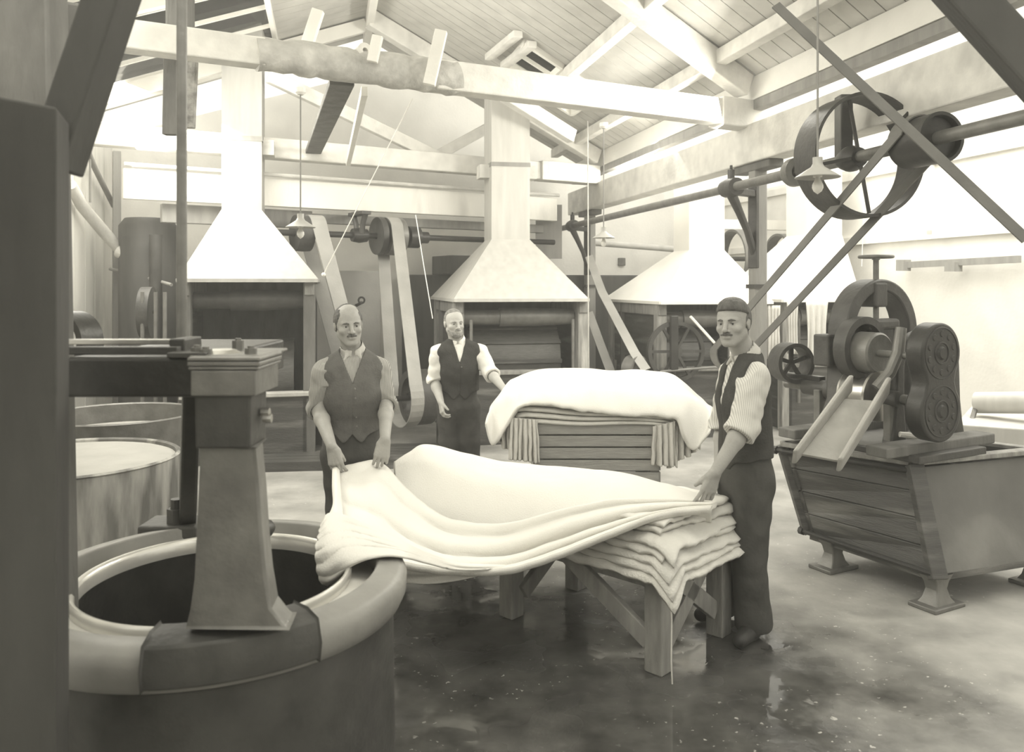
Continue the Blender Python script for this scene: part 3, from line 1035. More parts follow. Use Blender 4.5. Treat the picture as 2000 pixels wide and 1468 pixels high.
def belt(name, label, pts, w, m, th=.008, side=None):
    """flat belt strand loop through the points, w wide along side"""
    pts = [Vector(p) for p in pts]
    rows = []
    side = Vector(side).normalized()
    for p in pts:
        rows.append([p - side * w / 2, p + side * w / 2])
    o = MB().grid(rows).build(name, m, solid=th, smooth=0)
    props(o, label, 'belt')
    return o


def loop(c1, r1, c2, r2, axis, n=14):
    """open belt round two pulleys whose shafts lie along axis"""
    ax = Vector(axis).normalized()
    d = c2 - c1
    d = d - ax * d.dot(ax)
    L = d.length
    e = d / L
    f = ax.cross(e)
    al = math.asin((r1 - r2) / L)
    pts = []
    a = math.pi / 2 - al
    for i in range(n + 1):
        q = a + (2 * math.pi - 2 * a) * i / n
        pts.append(c1 + (e * math.cos(q) + f * math.sin(q)) * r1)
    for i in range(n + 1):
        q = -a + 2 * a * i / n
        pts.append(c2 + (e * math.cos(q) + f * math.sin(q)) * r2)
    pts.append(pts[0])
    return pts


def shear(pts, c1, c2, axis):
    """move the lower pulley sideways with the belt"""
    ax = Vector(axis).normalized()
    k = (c2 - c1).dot(ax)
    d = (c2 - c1) - ax * k
    out = []
    for p in pts:
        f = (p - c1).dot(d) / d.dot(d)
        f = max(0, min(1, f))
        out.append(p + ax * k * f)
    return out


lo1 = P(668, 745, 8.85)
c1 = on_shaft(SA, SB, 613)
belt('drive_belt', 'wide pale drive belt descending just left of the man in the striped shirt', shear(loop(c1, .205, lo1, .19, sd), c1, lo1, sd), .17, M_BELT, side=sd)
t = thing('floor_pulley', 'iron pulley at the foot of the wide pale belt', 'pulley', lo1 - V(0, 0, .19))
MB().lathe([(.03, -.09), (.18, -.09), (.18, .09), (.03, .09)], lo1, sd, 28, closed=True).build('rim', M_IRON2, t, smooth=30)
lo2 = P(818, 775, 8.75)
c2 = on_shaft(SA, SB, 762)
belt('drive_belt', 'pale drive belt pair slanting down between the two left men', shear(loop(c2, .225, lo2, .30, sd), c2, lo2, sd), .15, M_BELT, side=sd)
t = thing('floor_pulley', 'dark iron pulley behind the white-sleeved man at the foot of the slanting belts', 'pulley', lo2 - V(0, 0, .3))
MB().lathe([(.22, -.1), (.295, -.1), (.295, .1), (.22, .1)], lo2, sd, 36, closed=True).build('rim', M_IRON2, t, smooth=30)
s = MB()
for k in range(6):
    q = math.pi * k / 3
    s.beam(lo2, lo2 + (Vector((-sd.y, sd.x, 0)) * math.cos(q) + V(0, 0, math.sin(q))) * .24, .035, .03, up=sd)
s.build('spokes', M_IRON2, t, smooth=0)
MB().tube([lo2 - sd * .3, lo2 + sd * .6], .03, 10).build('axle', M_IRON, t)
o = MB().box(V(lo2.x, lo2.y, .19) + sd * .35, .12, .3, .38, ax=sd).build('pulley_stand', M_DKWOOD, bevel=.01, smooth=0)
props(o, 'dark wooden block carrying the pulley axle behind the white-sleeved man', 'stand')
o = MB().box(V(lo1.x, lo1.y, .18) - sd * .22, .12, .3, .36, ax=sd).build('pulley_stand', M_DKWOOD, bevel=.01, smooth=0)
props(o, 'dark wooden block carrying the pulley at the foot of the wide belt', 'stand')

# right-hand shaft beside the long beam
RA, RB = V(.60, 12.5, 2.6), V(2.60, 3.75, 2.6)
rd = (RB - RA).normalized()
RSh = thing('line_shaft', 'long line shaft at right carrying the large wheel and the drum pulley', 'shaft', (RA + RB) / 2)
MB().tube([RA, RB], [.040, .038], 14).build('steel_shaft', M_GIRON, RSh)
yB = lambda px: on_line(RA, RB, px)
BWc = yB(1678)
MB().ring(BWc, rd, .378, .398, .24, 64).build('large_wheel_rim', M_IRON2, RSh, smooth=30)
nrmB = Vector((-rd.y, rd.x, 0)).normalized()
s = MB()
upB = rd.cross(nrmB)
for k in range(4):
    q = math.pi * k / 2 + .2
    s.beam(BWc, BWc + (nrmB * math.cos(q) + upB * math.sin(q)) * .37, .022, .012, up=rd)
s.build('wheel_spokes', M_IRON2, RSh, smooth=0)
MB().lathe([(.03, -.09), (.06, -.09), (.085, -.02), (.085, .02), (.06, .09), (.03, .09)], BWc - rd * .08, rd, 20, closed=True).build('wheel_hub', M_IRON, RSh)
DRc = yB(1806)
MB().lathe([(.03, -.14), (.13, -.14), (.142, -.14), (.144, .14), (.125, .14), (.12, .10), (.03, .10)], DRc, rd, 40, closed=True).build('drum_pulley', M_IRON, RSh, smooth=30)
c = yB(1552)
MB().lathe([(.03, -.06), (.085, -.06), (.105, -.02), (.105, .05), (.06, .06), (.06, .02), (.03, .02)], c, rd, 28, closed=True).build('collar_pulley', M_GIRON, RSh, smooth=30)
# hangers of the right shaft on the posts
def bracket(px, post_, label):
    c = yB(px)
    t = thing('wall_bracket', label, 'bracket', c - V(0, 0, .5))
    pp = Vector((post_.x, post_.y, 0))
    n = (pp - Vector((c.x, c.y, 0)))
    n.z = 0
    gap = n.length
    n = n.normalized()
    MB().tube([c + V(0, 0, -.05), c + n * gap * .3 + V(0, 0, -.2), c + n * gap * .6 + V(0, 0, -.36), c + n * gap * .9 + V(0, 0, -.58)], [.045, .035, .03, .035], 10).build('curved_arm', M_IRON2, t)
    MB().beam(c + n * gap * .85 + V(0, 0, .05), c + n * gap * .85 + V(0, 0, -.68), .09, .05, up=n).build('back_plate', M_IRON2, t, bevel=.005, smooth=0)
    MB().beam(c + n * .02 + V(0, 0, -.03), c + n * gap * .95 + V(0, 0, -.03), .07, .06).build('top_arm', M_IRON2, t, bevel=.008, smooth=0)
    MB().lathe([(.036, -.1), (.075, -.1), (.085, 0), (.075, .1), (.036, .1)], c, rd, 18, closed=True).build('bearing', M_IRON2, t)
    MB().lathe([(.001, .07), (.03, .07), (.03, .15), (.012, .16), (.012, .19), (.001, .19)], c, (0, 0, 1), 12).build('oil_cup', M_IRON, t)


bracket(1428, L0, 'curved cast iron bracket carrying the shaft on the right grey post')
bracket(1118, L0 + UD * 4.72, 'curved cast iron bracket on the farther post right of the central hood')
# hanger block by the big wheel
c = yB(1672)
o = MB().beam(c + V(.02, .25, .03), c + V(.02, .25, .46), .085, .12, up=(0, 1, 0)).build('hanger_block', M_IRON2, bevel=.01, smooth=0)
props(o, 'dark hanger block fixed to the long beam behind the large wheel', 'hanger')
c = yB(1660)
rc = MB().tube([P(1792, 150, 5.3), P(1790, 175, 5.25), P(1788, 205, 5.2), P(1770, 225, 5.2), P(1745, 250, 5.15)], .012, 8)
o = rc.build('iron_hook', M_IRON)
props(o, 'bent iron hook hanging on the long beam above the drum pulley', 'hook')

# belts from the drum pulley down to the squeezing machine
md = Vector((.39, -.73, 0)).normalized()
lowp = P(1545, 708, 5.55)
bp_ = loop(DRc - rd * .06, .153, lowp, .14, rd)
belt('drive_belt', 'dark narrow belt pair slanting from the drum pulley down to the squeezing machine', shear(bp_, DRc - rd * .06, lowp, rd), .11, M_BELTD, side=rd)
t = thing('machine_pulley', 'dark pulley at the left end of the squeezing machine shaft', 'pulley', lowp - V(0, 0, .14))
MB().lathe([(.11, -.07), (.135, -.07), (.135, .07), (.11, .07)], lowp, rd, 36, closed=True).build('rim', M_IRON2, t, smooth=30)
s = MB()
for k in range(5):
    q = 2 * math.pi * k / 5 + .3
    s.beam(lowp, lowp + (nrmB * math.cos(q) + upB * math.sin(q)) * .115, .025, .02, up=rd)
s.build('spokes', M_IRON2, t, smooth=0)
# belt crossing the upper right corner close to the lens
a_, b_ = P(1515, 10, 4.3), P(2005, 468, 3.6)
o = MB().beam(a_, b_, .048, .01, up=(0, 1, 0)).build('drive_belt', M_BELTD, smooth=0)
props(o, 'dark belt crossing the upper right corner diagonally', 'belt')
o = MB().beam(P(1835, -60, 2.6), P(2050, 175, 2.5), .13, .12).build('slanting_timber', M_FORE, bevel=.01, smooth=0)
props(o, 'black out-of-focus timber across the top right corner', 'timber')
# belts between the far post and the third machine
w3 = P(1240, 722, 9.2)
u3 = P(1120, 470, 11.6)
belt('drive_belt', 'pale belt slanting from the far post to the third machine', [P(1150, 500, 10.9), P(1176, 570, 10.4), P(1240, 690, 9.15), P(1262, 722, 9.0)], .11, M_BELT, side=(1, .3, .35))
belt('drive_belt', 'second belt strand low behind the far post', [P(1150, 610, 10.6), P(1172, 670, 10.2), P(1200, 745, 9.7)], .11, M_BELT, side=(1, .3, .35))
t = thing('floor_pulley', 'iron pulley before the third machine at the foot of its belt', 'pulley', w3)
MB().ring(w3, Vector((.7, -.7, 0)), .13, .165, .14, 36).build('rim', M_GIRON, t, smooth=30)
MB().disc(w3, Vector((.7, -.7, 0)), .14, .04).build('web', M_IRON2, t, smooth=30)
MB().box(V(w3.x, w3.y + .1, .42), .12, .1, .84).build('pulley_stand', M_DKWOOD, t, smooth=0)
# large pulley high behind the third and fourth hoods
pc = P(1455, 505, 11.6)
t = thing('overhead_pulley', 'blurred overhead pulleys between the two white hoods at right', 'pulley', pc)
for dx, r in ((-.1, .42), (.55, .36)):
    MB().ring(pc + V(dx, .1, 0), Vector((1, .25, 0)), r - .03, r, .16, 40).build('rim', M_GIRON, t, smooth=30)
MB().tube([pc + V(-.5, 0, 0), pc + V(1.0, .3, 0)], .035, 10).build('axle', M_IRON2, t)
MB().beam(pc + V(-.62, .0, -.25), pc + V(-.33, .1, .45), .12, .06).build('hanger', M_IRON2, t)
MB().beam(pc + V(-.65, .15, .5), pc + V(1.3, .5, .5), .12, .14).build('support_beam', M_BOARDW, t)

# strings
o = MB().tube([P(806, 192, 6.3), P(720, 362, 6.6), P(633, 534, 6.9)], .004, 6).sphere(P(632, 536, 6.9), .018).build('pull_cord', M_WCORD)
props(o, 'white pull cord with a small knob hanging above the man in the striped shirt', 'cord')
o = MB().tube([P(812, 420, 8.3), P(828, 520, 8.2), P(845, 622, 8.1)], .005, 6).build('pull_cord', M_WCORD)
props(o, 'white cord slanting down left of the central hood', 'cord')
o = MB().tube([P(1687, 395, 8.5), P(1683, 520, 8.5)], .004, 6).build('pull_cord', M_WCORD)
props(o, 'white cord hanging beside the right lamp', 'cord')
o = MB().tube([P(1148, 236, 7.2), P(1149, 560, 7.3), P(1150, 720, 7.4)], .006, 6).build('pull_cord', M_PIPE)
props(o, 'thin upright cord in front of the far post', 'cord')


# pendant lamps
def pendant(px, ytop, yshade, Y, label, sw, flat=.0):
    c = P(px, yshade, Y)
    tp = P(px, ytop, Y)
    t = thing('pendant_lamp', label, 'lamp', c)
    MB().tube([tp, c + V(0, 0, .02)], .005, 6).build('cord', M_CORD, t)
    MB().lathe([(.001, 0), (.035, 0), (.035, -.03), (.02, -.045), (.001, -.045)], tp, (0, 0, 1), 20).build('ceiling_rose', M_PORC, t)
    r = sw * Y / F / 2
    k_ = r / .125
    MB().lathe([(.022, .03), (.022, .0), (r * .30, -r * .14), (r, -r * .60), (r * .985, -r * .63), (r * .28, -r * .19), (.016, -.02)], c, (0, 0, 1), 40).build('lamp_shade', M_SHADE, t, smooth=50)
    MB().lathe([(.001, -.02), (.02, -.02), (.02, -.06), (.001, -.06)], c, (0, 0, 1), 16).build('lamp_holder', M_PORC, t)
    z0 = -.055
    MB().lathe([(a_ * k_, z0 + b_ * k_) for a_, b_ in ((.013, 0), (.016, -.02), (.030, -.05), (.031, -.068), (.022, -.088), (.006, -.1), (.001, -.104))], c, (0, 0, 1), 20).build('bulb', mat('bulb_glass', .7, .08, var=.1, bump=0), t)
    return t


pendant(587, 172, 426, on_line(NR, NL, 587).y, 'pendant lamp with bare bulb beside the left hood', 58)
pendant(1179, 240, 451, on_line(NR, NL, 1179).y, 'pendant lamp hanging in front of the far post at the middle', 44)
pendant(1597, -170, 320, 3.75, 'large pendant lamp close to the camera before the large wheel', 86)
# ------------------------------------------------------------------ hydro-extractor in the left foreground
TX, TY = -.945, 2.62
ext = thing('hydro_extractor', 'big dark round spinning tub in the left foreground with a yoke over it', 'machine', (TX, TY, 0))
T = Vector((TX, TY, 0))
MB().lathe([(.30, 0), (.56, 0), (.565, .3), (.56, .74), (.54, .74), (.535, .05), (.30, .04)], T, n=72, closed=True).build('outer_casing', M_IRON2, ext, smooth=40)
MB().lathe([(.54, .74), (.588, .755), (.602, .785), (.604, .825), (.594, .848), (.575, .858), (.515, .868), (.505, .862), (.502, .77), (.54, .76)], T, n=96, closed=True).build('rim', M_ENAMEL, ext, smooth=60)
MB().lathe([(.504, .795), (.42, .815), (.42, .80), (.504, .78)], T, n=72, closed=True).build('sloping_guard', M_GUARD, ext, smooth=40)
bk = MB().lathe([(.402, .80), (.402, .836), (.409, .850), (.418, .853), (.425, .846), (.424, .82), (.415, .80)], T, n=96, closed=True)
bk.build('basket_lip', M_BRIGHTRIM, ext, smooth=60)
MB().lathe([(.405, .82), (.40, .42), (.12, .40), (.001, .40), (.001, .37), (.12, .37), (.41, .39), (.414, .81)], T, n=72, closed=True).build('basket', M_IRON, ext, smooth=40)
MB().lathe([(.11, .40), (.085, .55), (.055, .66), (.045, .75), (.001, .75)], T, n=32).build('spindle_cone', M_IRON2, ext)
lu = MB().sphere(V(TX + .22, TY + .12, .50), .10, .09, .12).sphere(V(TX - .1, TY - .22, .47), .16, .09, .09).sphere(V(TX - .25, TY - .12, .46), .12, .1, .08)
o = lu.build('wet_cloth_lump', M_CLOTH2, smooth=180)
props(o, 'wet cloth lying in the bottom of the foreground tub', 'cloth')
# yoke: front leg, rear leg and the arm over them
fy = 2.07


def Z(py, Y):
    return CZ - (py - HZ) * Y / F


def X(px, Y):
    return (px - 1000) / F * Y


leg = MB()
prof = [(1228, 362, 560), (1190, 372, 530), (1130, 380, 520), (1050, 384, 512), (960, 388, 506), (872, 392, 498)]
rows = []
for (py, x0, x1) in prof:
    z = Z(py, fy)
    rows.append([V(X(x0, fy), fy, z), V(X(x1, fy), fy, z), V(X(x1, fy) - .01, fy + .10, z), V(X(x0, fy) - .01, fy + .10, z), V(X(x0, fy), fy, z)])
leg.grid(rows)
leg.f.append([0, 1, 2, 3])
leg.f.append([len(leg.v) - 2, len(leg.v) - 3, len(leg.v) - 4, len(leg.v) - 5])
leg.build('front_leg', M_GIRON, ext, bevel=.008, smooth=20)
up = MB()
up.hexa([V(X(385, fy), fy - .015, Z(874, fy)), V(X(492, fy), fy - .015, Z(874, fy)), V(X(492, fy), fy + .12, Z(874, fy)), V(X(385, fy), fy + .12, Z(874, fy)),
         V(X(383, fy), fy - .015, Z(722, fy)), V(X(494, fy), fy - .015, Z(722, fy)), V(X(494, fy), fy + .12, Z(722, fy)), V(X(383, fy), fy + .12, Z(722, fy))])
up.build('upper_post', M_IRON2, ext, bevel=.006, smooth=0)
cp = MB()
for i, (y0, y1, x0, x1) in enumerate(((770, 721, 381, 506), (720, 714, 376, 512), (713, 704, 374, 514), (703, 696, 374, 514))):
    cp.hexa([V(X(x0, fy), fy - .03, Z(y0, fy)), V(X(x1, fy), fy - .03, Z(y0, fy)), V(X(x1, fy), fy + .17, Z(y0, fy)), V(X(x0, fy), fy + .17, Z(y0, fy)),
             V(X(x0, fy), fy - .03, Z(y1, fy)), V(X(x1, fy), fy - .03, Z(y1, fy)), V(X(x1, fy), fy + .17, Z(y1, fy)), V(X(x0, fy), fy + .17, Z(y1, fy))])
cp.build('cap', M_GIRON, ext, bevel=.003, smooth=0)
ft = MB()
for k in range(22):
    pass
a0, a1 = math.radians(-87), math.radians(-45)
prof = []
n = 24
vs, fs = [], []
sec = [(.608, .77), (.616, .82), (.60, .876), (.55, .890), (.48, .888), (.465, .86), (.50, .83), (.59, .77)]
for k in range(n + 1):
    q = a0 + (a1 - a0) * k / n
    for (r, z) in sec:
        jit = .0
        vs.append(T + V(math.cos(q) * (r + jit), math.sin(q) * (r + jit), z))
m_ = len(sec)
for k in range(n):
    for j in range(m_):
        fs.append((k * m_ + j, k * m_ + (j + 1) % m_, (k + 1) * m_ + (j + 1) % m_, (k + 1) * m_ + j))
fs.append(tuple(range(m_)))
fs.append(tuple(n * m_ + j for j in range(m_ - 1, -1, -1)))
ft.add(vs, fs)
ft.build('foot_flange', M_IRON2, ext, bevel=.006, smooth=40)
rl = MB()
ry = 3.12
rl.beam(V(X(366, ry), ry, .86), V(X(375, 2.75), 2.75, 1.44), .06, .07)
rl.build('rear_leg', M_IRON, ext, bevel=.01, smooth=0)
rf = MB()
rf.box(V(X(342, ry), ry, .85), .22, .16, .05)
rf.build('rear_foot', M_IRON2, ext, bevel=.01, smooth=0)
MB().tube([V(X(345, ry - .03), ry - .03, .87), V(X(345, ry - .03), ry - .03, .93)], .035, 6).tube([V(X(345, ry - .03), ry - .03, .93), V(X(345, ry - .03), ry - .03, .965)], .022, 10).build('foot_bolt', M_IRON2, ext, smooth=0)
ar = MB()
y0, y1 = 2.10, 2.34
ar.hexa([V(X(120, y0), y0, Z(776, y0)), V(X(398, y0), y0, Z(776, y0)), V(X(398, y0), y1 + .5, Z(776, y0)), V(X(120, y0), y1 + .5, Z(776, y0)),
         V(X(120, y0), y0, Z(699, y0)), V(X(398, y0), y0, Z(699, y0)), V(X(398, y0), y1 + .5, Z(699, y0)), V(X(120, y0), y1 + .5, Z(699, y0))])
ar.build('arm', M_IRON, ext, bevel=.008, smooth=0)
pt = MB()
pt.hexa([V(X(375, y0), y0 - .02, Z(699, y0)), V(X(512, y0), y0 - .02, Z(699, y0)), V(X(512, y0), y1, Z(699, y0)), V(X(375, y0), y1, Z(699, y0)),
         V(X(375, y0), y0 - .02, Z(693, y0)), V(X(512, y0), y0 - .02, Z(693, y0)), V(X(512, y0), y1, Z(693, y0)), V(X(375, y0), y1, Z(693, y0))])
tpo = pt.build('top_plate', M_GIRON, ext, bevel=.003, smooth=0)
for (px, Y, h) in ((385, 2.14, .018), (402, 2.12, .015), (465, 2.26, .028), (490, 2.14, .016), (382, 2.30, .024)):
    b = V(X(px, Y), Y, Z(694, y0))
    MB().tube([b, b + V(0, 0, h)], .016, 6).tube([b + V(0, 0, h), b + V(0, 0, h + .006)], .009, 8).build('bolt', M_GIRON, tpo, smooth=0)
b = V(X(430, 2.17), 2.17, Z(694, y0))
MB().lathe([(.001, .012), (.04, .010), (.055, 0)], b, n=24).build('oil_cover', M_STEEL, tpo)
for (py, Y, w) in ((667, 2.28, .014), (684, 2.14, .020)):
    MB().beam(V(X(100, Y), Y, Z(py, Y)), V(X(350, Y), Y, Z(py, Y)), .03, w).build('guide_rail', M_STEEL if w < .015 else M_IRON2, ext, bevel=.002, smooth=0)
MB().box(V(X(357, 2.2), 2.22, Z(678, 2.2)), .042, .12, .05).build('rail_block', M_IRON2, ext, bevel=.004, smooth=0)
MB().box(V(X(372, 2.12), 2.16, Z(692, 2.12)), .10, .14, .014).build('rail_base', M_IRON2, ext, bevel=.003, smooth=0)
for (px, py) in ((496, 812), (500, 824)):
    b = V(X(px, fy), fy + .06, Z(py, fy))
    MB().tube([b, b + V(.022, 0, 0)], .012, 8).build('side_bolt', M_STEEL, ext, smooth=0)
hb = V(X(505, 2.9), 2.92, .90)
MB().sphere(hb, .05, .07, .035).build('rear_lug', M_IRON, ext)
o = MB().tube([V(X(355, 2.5), 2.5, Z(688, 2.5)), V(X(355, 2.5), 2.5, 3.4)], .0155, 14).build('steel_rod', M_GIRON)
props(o, 'upright steel rod rising from the foreground tub yoke to the roof', 'rod')
t = thing('belt_pulley', 'dark pulley wheel half hidden behind the foreground post', 'wheel', P(128, 720, 2.75))
MB().ring(P(131, 668, 2.75), (.25, 1, 0), .082, .104, .1, 40).build('rim', M_IRON, t, smooth=30)
MB().tube([P(80, 668, 2.7), P(131, 668, 2.75)], .02, 8).build('axle', M_IRON, t)

# ------------------------------------------------------------------ vats behind the extractor
v1 = thing('round_vat', 'stained round vat brimming with white liquid, nearer of the two', 'vat', (-2.62, 4.85, 0))
MB().lathe([(.001, 0), (.60, 0), (.605, .74), (.615, .75), (.60, .76), (.585, .75), (.58, .72), (.001, .72)], (-2.62, 4.85, 0), n=64).build('shell', M_VAT, v1, smooth=40)
MB().lathe([(.001, .752), (.55, .742), (.588, .728), (.588, .70)], (-2.62, 4.85, 0), n=48).build('white_liquid', M_VATLIGHT, v1)
v2 = thing('round_vat', 'farther round vat with a thin rim, behind the brimming one', 'vat', (-3.0, 6.25, 0))
MB().lathe([(.001, 0), (.56, 0), (.565, .78), (.572, .79), (.56, .80), (.548, .79), (.545, .6), (.001, .6)], (-3.0, 6.25, 0), n=64).build('shell', M_GIRON, v2, smooth=40)
MB().lathe([(.001, .66), (.5, .655), (.545, .645), (.545, .60)], (-3.0, 6.25, 0), n=48).build('white_liquid', M_VATLIGHT, v2)

# ------------------------------------------------------------------ squeezing machine at right
AV = Vector((.471, -.882, 0))              # roller axis
BV = Vector((.882, .471, 0))
ZT, ZB = .74, .18
tc = [P(1530, 0, 5.27), P(1778, 0, 4.74)]
top = [V(1.745, 5.27, ZT), V(2.30, 4.72, ZT), V(3.25, 5.06, ZT), V(2.70, 5.61, ZT)]
bot = [V(1.90, 5.23, ZB), V(2.31, 4.48, ZB), V(3.165, 4.79, ZB), V(2.755, 5.54, ZB)]
tr_ = thing('wooden_trough', 'long dark planked trough on short iron legs under the squeezing machine', 'trough', (2.5, 5.1, 0))


def planks(q, n, name, m):
    """q: bl, br, tr, tl of one side; horizontal planks with joints"""
    b = MB()
    inn = (q[1] - q[0]).cross(q[3] - q[0]).normalized() * -.04
    for k in range(n):
        f0, f1 = k / n, (k + .965) / n
        w = [q[0].lerp(q[3], f0), q[1].lerp(q[2], f0), q[1].lerp(q[2], f1), q[0].lerp(q[3], f1)]
        b.hexa([w[0], w[1], w[1] + inn, w[0] + inn, w[3], w[2], w[2] + inn, w[3] + inn])
    return b.build(name, m, tr_, bevel=.004, smooth=0)


planks([bot[0], bot[1], top[1], top[0]], 4, 'front_side', M_WETWOOD)
planks([bot[1], bot[2], top[2], top[1]], 1, 'right_end', mat('lighter_end_board', .15, .6, var=.3, scale=2.5, bump=.1, dark=.3, dscale=1.5, damt=.5))  # end board toned lighter than the other sides
planks([bot[2], bot[3], top[3], top[2]], 4, 'back_side', M_WETWOOD)
planks([bot[3], bot[0], top[0], top[3]], 4, 'left_end', M_WETWOOD)
MB().hexa([p - V(0, 0, .03) for p in bot] + [p + V(0, 0, .005) for p in bot]).build('bottom', M_WETWOOD, tr_, smooth=0)
rm = MB()
for i in range(4):
    rm.beam(top[i] + V(0, 0, .012), top[(i + 1) % 4] + V(0, 0, .012), .075, .03)
rm.build('rim_board', M_WOOD, tr_, bevel=.006, smooth=0)
cr = MB()
cr.beam(bot[1].lerp(top[1], -.02) + AV * .02, bot[1].lerp(top[1], 1.0) + AV * .02, .09, .06)
cr.build('corner_cleat', M_WETWOOD, tr_, bevel=.006, smooth=0)
MB().beam(bot[0] - AV * .02, top[0] - AV * .02, .06, .05).build('corner_cleat', M_WETWOOD, tr_, bevel=.006, smooth=0)
for z_, k in ((.02, bot), (-.03, top)):
    a_, b_ = k[0] - (k[1] - k[0]).normalized() * .05 + V(0, 0, z_), k[1] + (k[1] - k[0]).normalized() * .02 + V(0, 0, z_)
    off = -BV * .03
    MB().tube([a_ + off, b_ + off], .015, 10).tube([a_ + off, a_ + off + (k[1] - k[0]).normalized() * .03], .026, 8).build('tie_rod', M_IRON, tr_, smooth=30)
for i, c in enumerate((bot[0].lerp(bot[1], .10).lerp(bot[2], .06), bot[1].lerp(bot[0], .04).lerp(bot[2], .06), bot[2].lerp(bot[3], .12), bot[3].lerp(bot[2], .12))):
    lg = MB()
    c = Vector((c.x, c.y, 0))
    rows = []
    for (z, w, s_) in ((.02, .085, .06), (.05, .06, .045), (.10, .045, .035), (.14, .055, .04), (.18, .08, .05)):
        rows.append([c + BV * w * a_ + AV * s_ * b_ + V(0, 0, z) for a_, b_ in ((-1, -1), (1, -1), (1, 1), (-1, 1), (-1, -1))])
    lg.grid(rows)
    lg.box(c + V(0, 0, .012), .26, .17, .024, ax=BV)
    lg.build('leg', M_GIRON, tr_, bevel=.006, smooth=30)

mg = thing('squeezing_machine', 'black iron rope squeezing machine with arch, rollers and hand wheel on the trough', 'machine', (2.4, 5.1, .76))
R = P(1720, 690, 5.0)


def W(s, b, z):
    """s along the roller axis towards the viewer, b across, z height"""
    p = R + AV * s + BV * b
    return V(p.x, p.y, z)


bs = MB()
bs.box(W(-.10, .15, .785), .95, .62, .045, ax=AV)
bs.build('base_plate', M_IRON2, mg, bevel=.008, smooth=0)
bs = MB()
for s_ in (-.42, .24):
    bs.box(W(s_, .15, .83), .14, 1.0, .06, ax=AV)
bs.build('base_bearer', M_DKWOOD, mg, bevel=.008, smooth=0)


def arch(s_, b0, rx, rz, zs, zt, zb, thick, w, name, flare=.12):
    """cast arch standing across the machine: two legs and a round head"""
    outer, inner = [], []
    n = 26
    for k in range(n + 1):
        q = math.pi * k / n
        outer.append((b0 - math.cos(q) * rx, zs + math.sin(q) * (zt - zs)))
        inner.append((b0 - math.cos(q) * (rx - w), zs + math.sin(q) * (zt - zs - w * .9)))
    o2 = [(b0 - rx - flare, zb), (b0 - rx - flare * .5, zb + .12), (b0 - rx - .01, zb + .25)] + outer + [(b0 + rx + .01, zb + .25), (b0 + rx + flare * .5, zb + .12), (b0 + rx + flare, zb)]
    i2 = [(b0 - rx + w * 1.3, zb), (b0 - rx + w * 1.2, zb + .12), (b0 - rx + w, zb + .25)] + inner + [(b0 + rx - w, zb + .25), (b0 + rx - w * 1.2, zb + .12), (b0 + rx - w * 1.3, zb)]
    mb = MB()
    vs, fs = [], []
    m = len(o2)
    for (o_, i_) in zip(o2, i2):
        for (pt_, d) in ((o_, 0), (i_, 0), (i_, 1), (o_, 1)):
            vs.append(W(s_ + (d - .5) * thick, pt_[0], pt_[1]))
    for k in range(m - 1):
        for j in range(4):
            fs.append((k * 4 + j, k * 4 + (j + 1) % 4, (k + 1) * 4 + (j + 1) % 4, (k + 1) * 4 + j))
    fs.append((0, 1, 2, 3))
    fs.append(((m - 1) * 4 + 3, (m - 1) * 4 + 2, (m - 1) * 4 + 1, (m - 1) * 4))
    mb.add(vs, fs)
    return mb.build(name, M_IRON2, mg, bevel=.012, smooth=40)


arch(-.26, .265, .345, .4, 1.46, 1.81, .80, .15, .085, 'arch_frame', flare=.16)
MB().box(W(-.27, .2, 1.33), .08, .50, .40, ax=AV).build('bearing_block', M_IRON2, mg, bevel=.03, smooth=0)
MB().box(W(-.30, -.12, 1.36), .12, .12, .20, ax=AV).build('side_lug', M_IRON2, mg, bevel=.012, smooth=0)
arch(.08, .30, .30, .3, 1.26, 1.50, .80, .07, .07, 'front_frame', flare=.06)
MB().ring(W(-.16, .02, R.z + .02), AV, .155, .20, .09, 40).build('bearing_cap', M_IRON2, mg, smooth=30)
MB().box(W(-.24, .24, 1.71), .13, .12, .16, ax=AV).build('screw_boss', M_IRON2, mg, bevel=.015, smooth=0)
MB().tube([W(-.22, .24, 1.47), W(-.22, .24, 1.955)], .018, 12).build('screw', M_GIRON, mg)
hw = W(-.22, .24, 1.955)
MB().torus(hw, (0, 0, 1), .10, .011, 40, 8).lathe([(.001, -.02), (.025, -.02), (.025, .014), (.001, .014)], hw, n=16).beam(hw - AV * .1, hw + AV * .1, .022, .012).beam(hw - BV * .1, hw + BV * .1, .022, .012).build('hand_wheel', M_GIRON, mg, smooth=50)
MB().box(W(-.2, .24, 1.52), .1, .30, .07, ax=AV).build('pressure_bar', M_IRON2, mg, bevel=.02, smooth=0)
MB().lathe([(.001, -.15), (.115, -.15), (.127, -.14), (.127, -.01), (.115, 0), (.085, -.012), (.001, -.012)], R, AV, 44).build('upper_roller', M_GIRON, mg, smooth=35)
lowc = R + V(0, 0, -.262)
MB().lathe([(.001, -.20), (.155, -.20), (.158, -.185), (.13, -.17), (.108, -.15), (.104, -.10), (.108, -.05), (.13, -.03), (.158, -.015), (.155, 0), (.001, 0)], lowc, AV, 48).build('grooved_roller', M_STEEL, mg, smooth=40)
MB().tube([lowc - AV * .75, lowc + AV * .36], .03, 14).build('lower_shaft', M_GIRON, mg)
MB().tube([R - AV * .45, R + AV * .40], .022, 14).build('upper_shaft', M_GIRON, mg)
MB().lathe([(.031, -.1), (.055, -.1), (.055, .1), (.031, .1)], lowc - AV * .48, AV, 20, closed=True).lathe([(.031, -.05), (.075, -.05), (.075, .05), (.031, .05)], lowc - AV * .33, AV, 20, closed=True).build('shaft_collar', M_IRON2, mg, smooth=30)
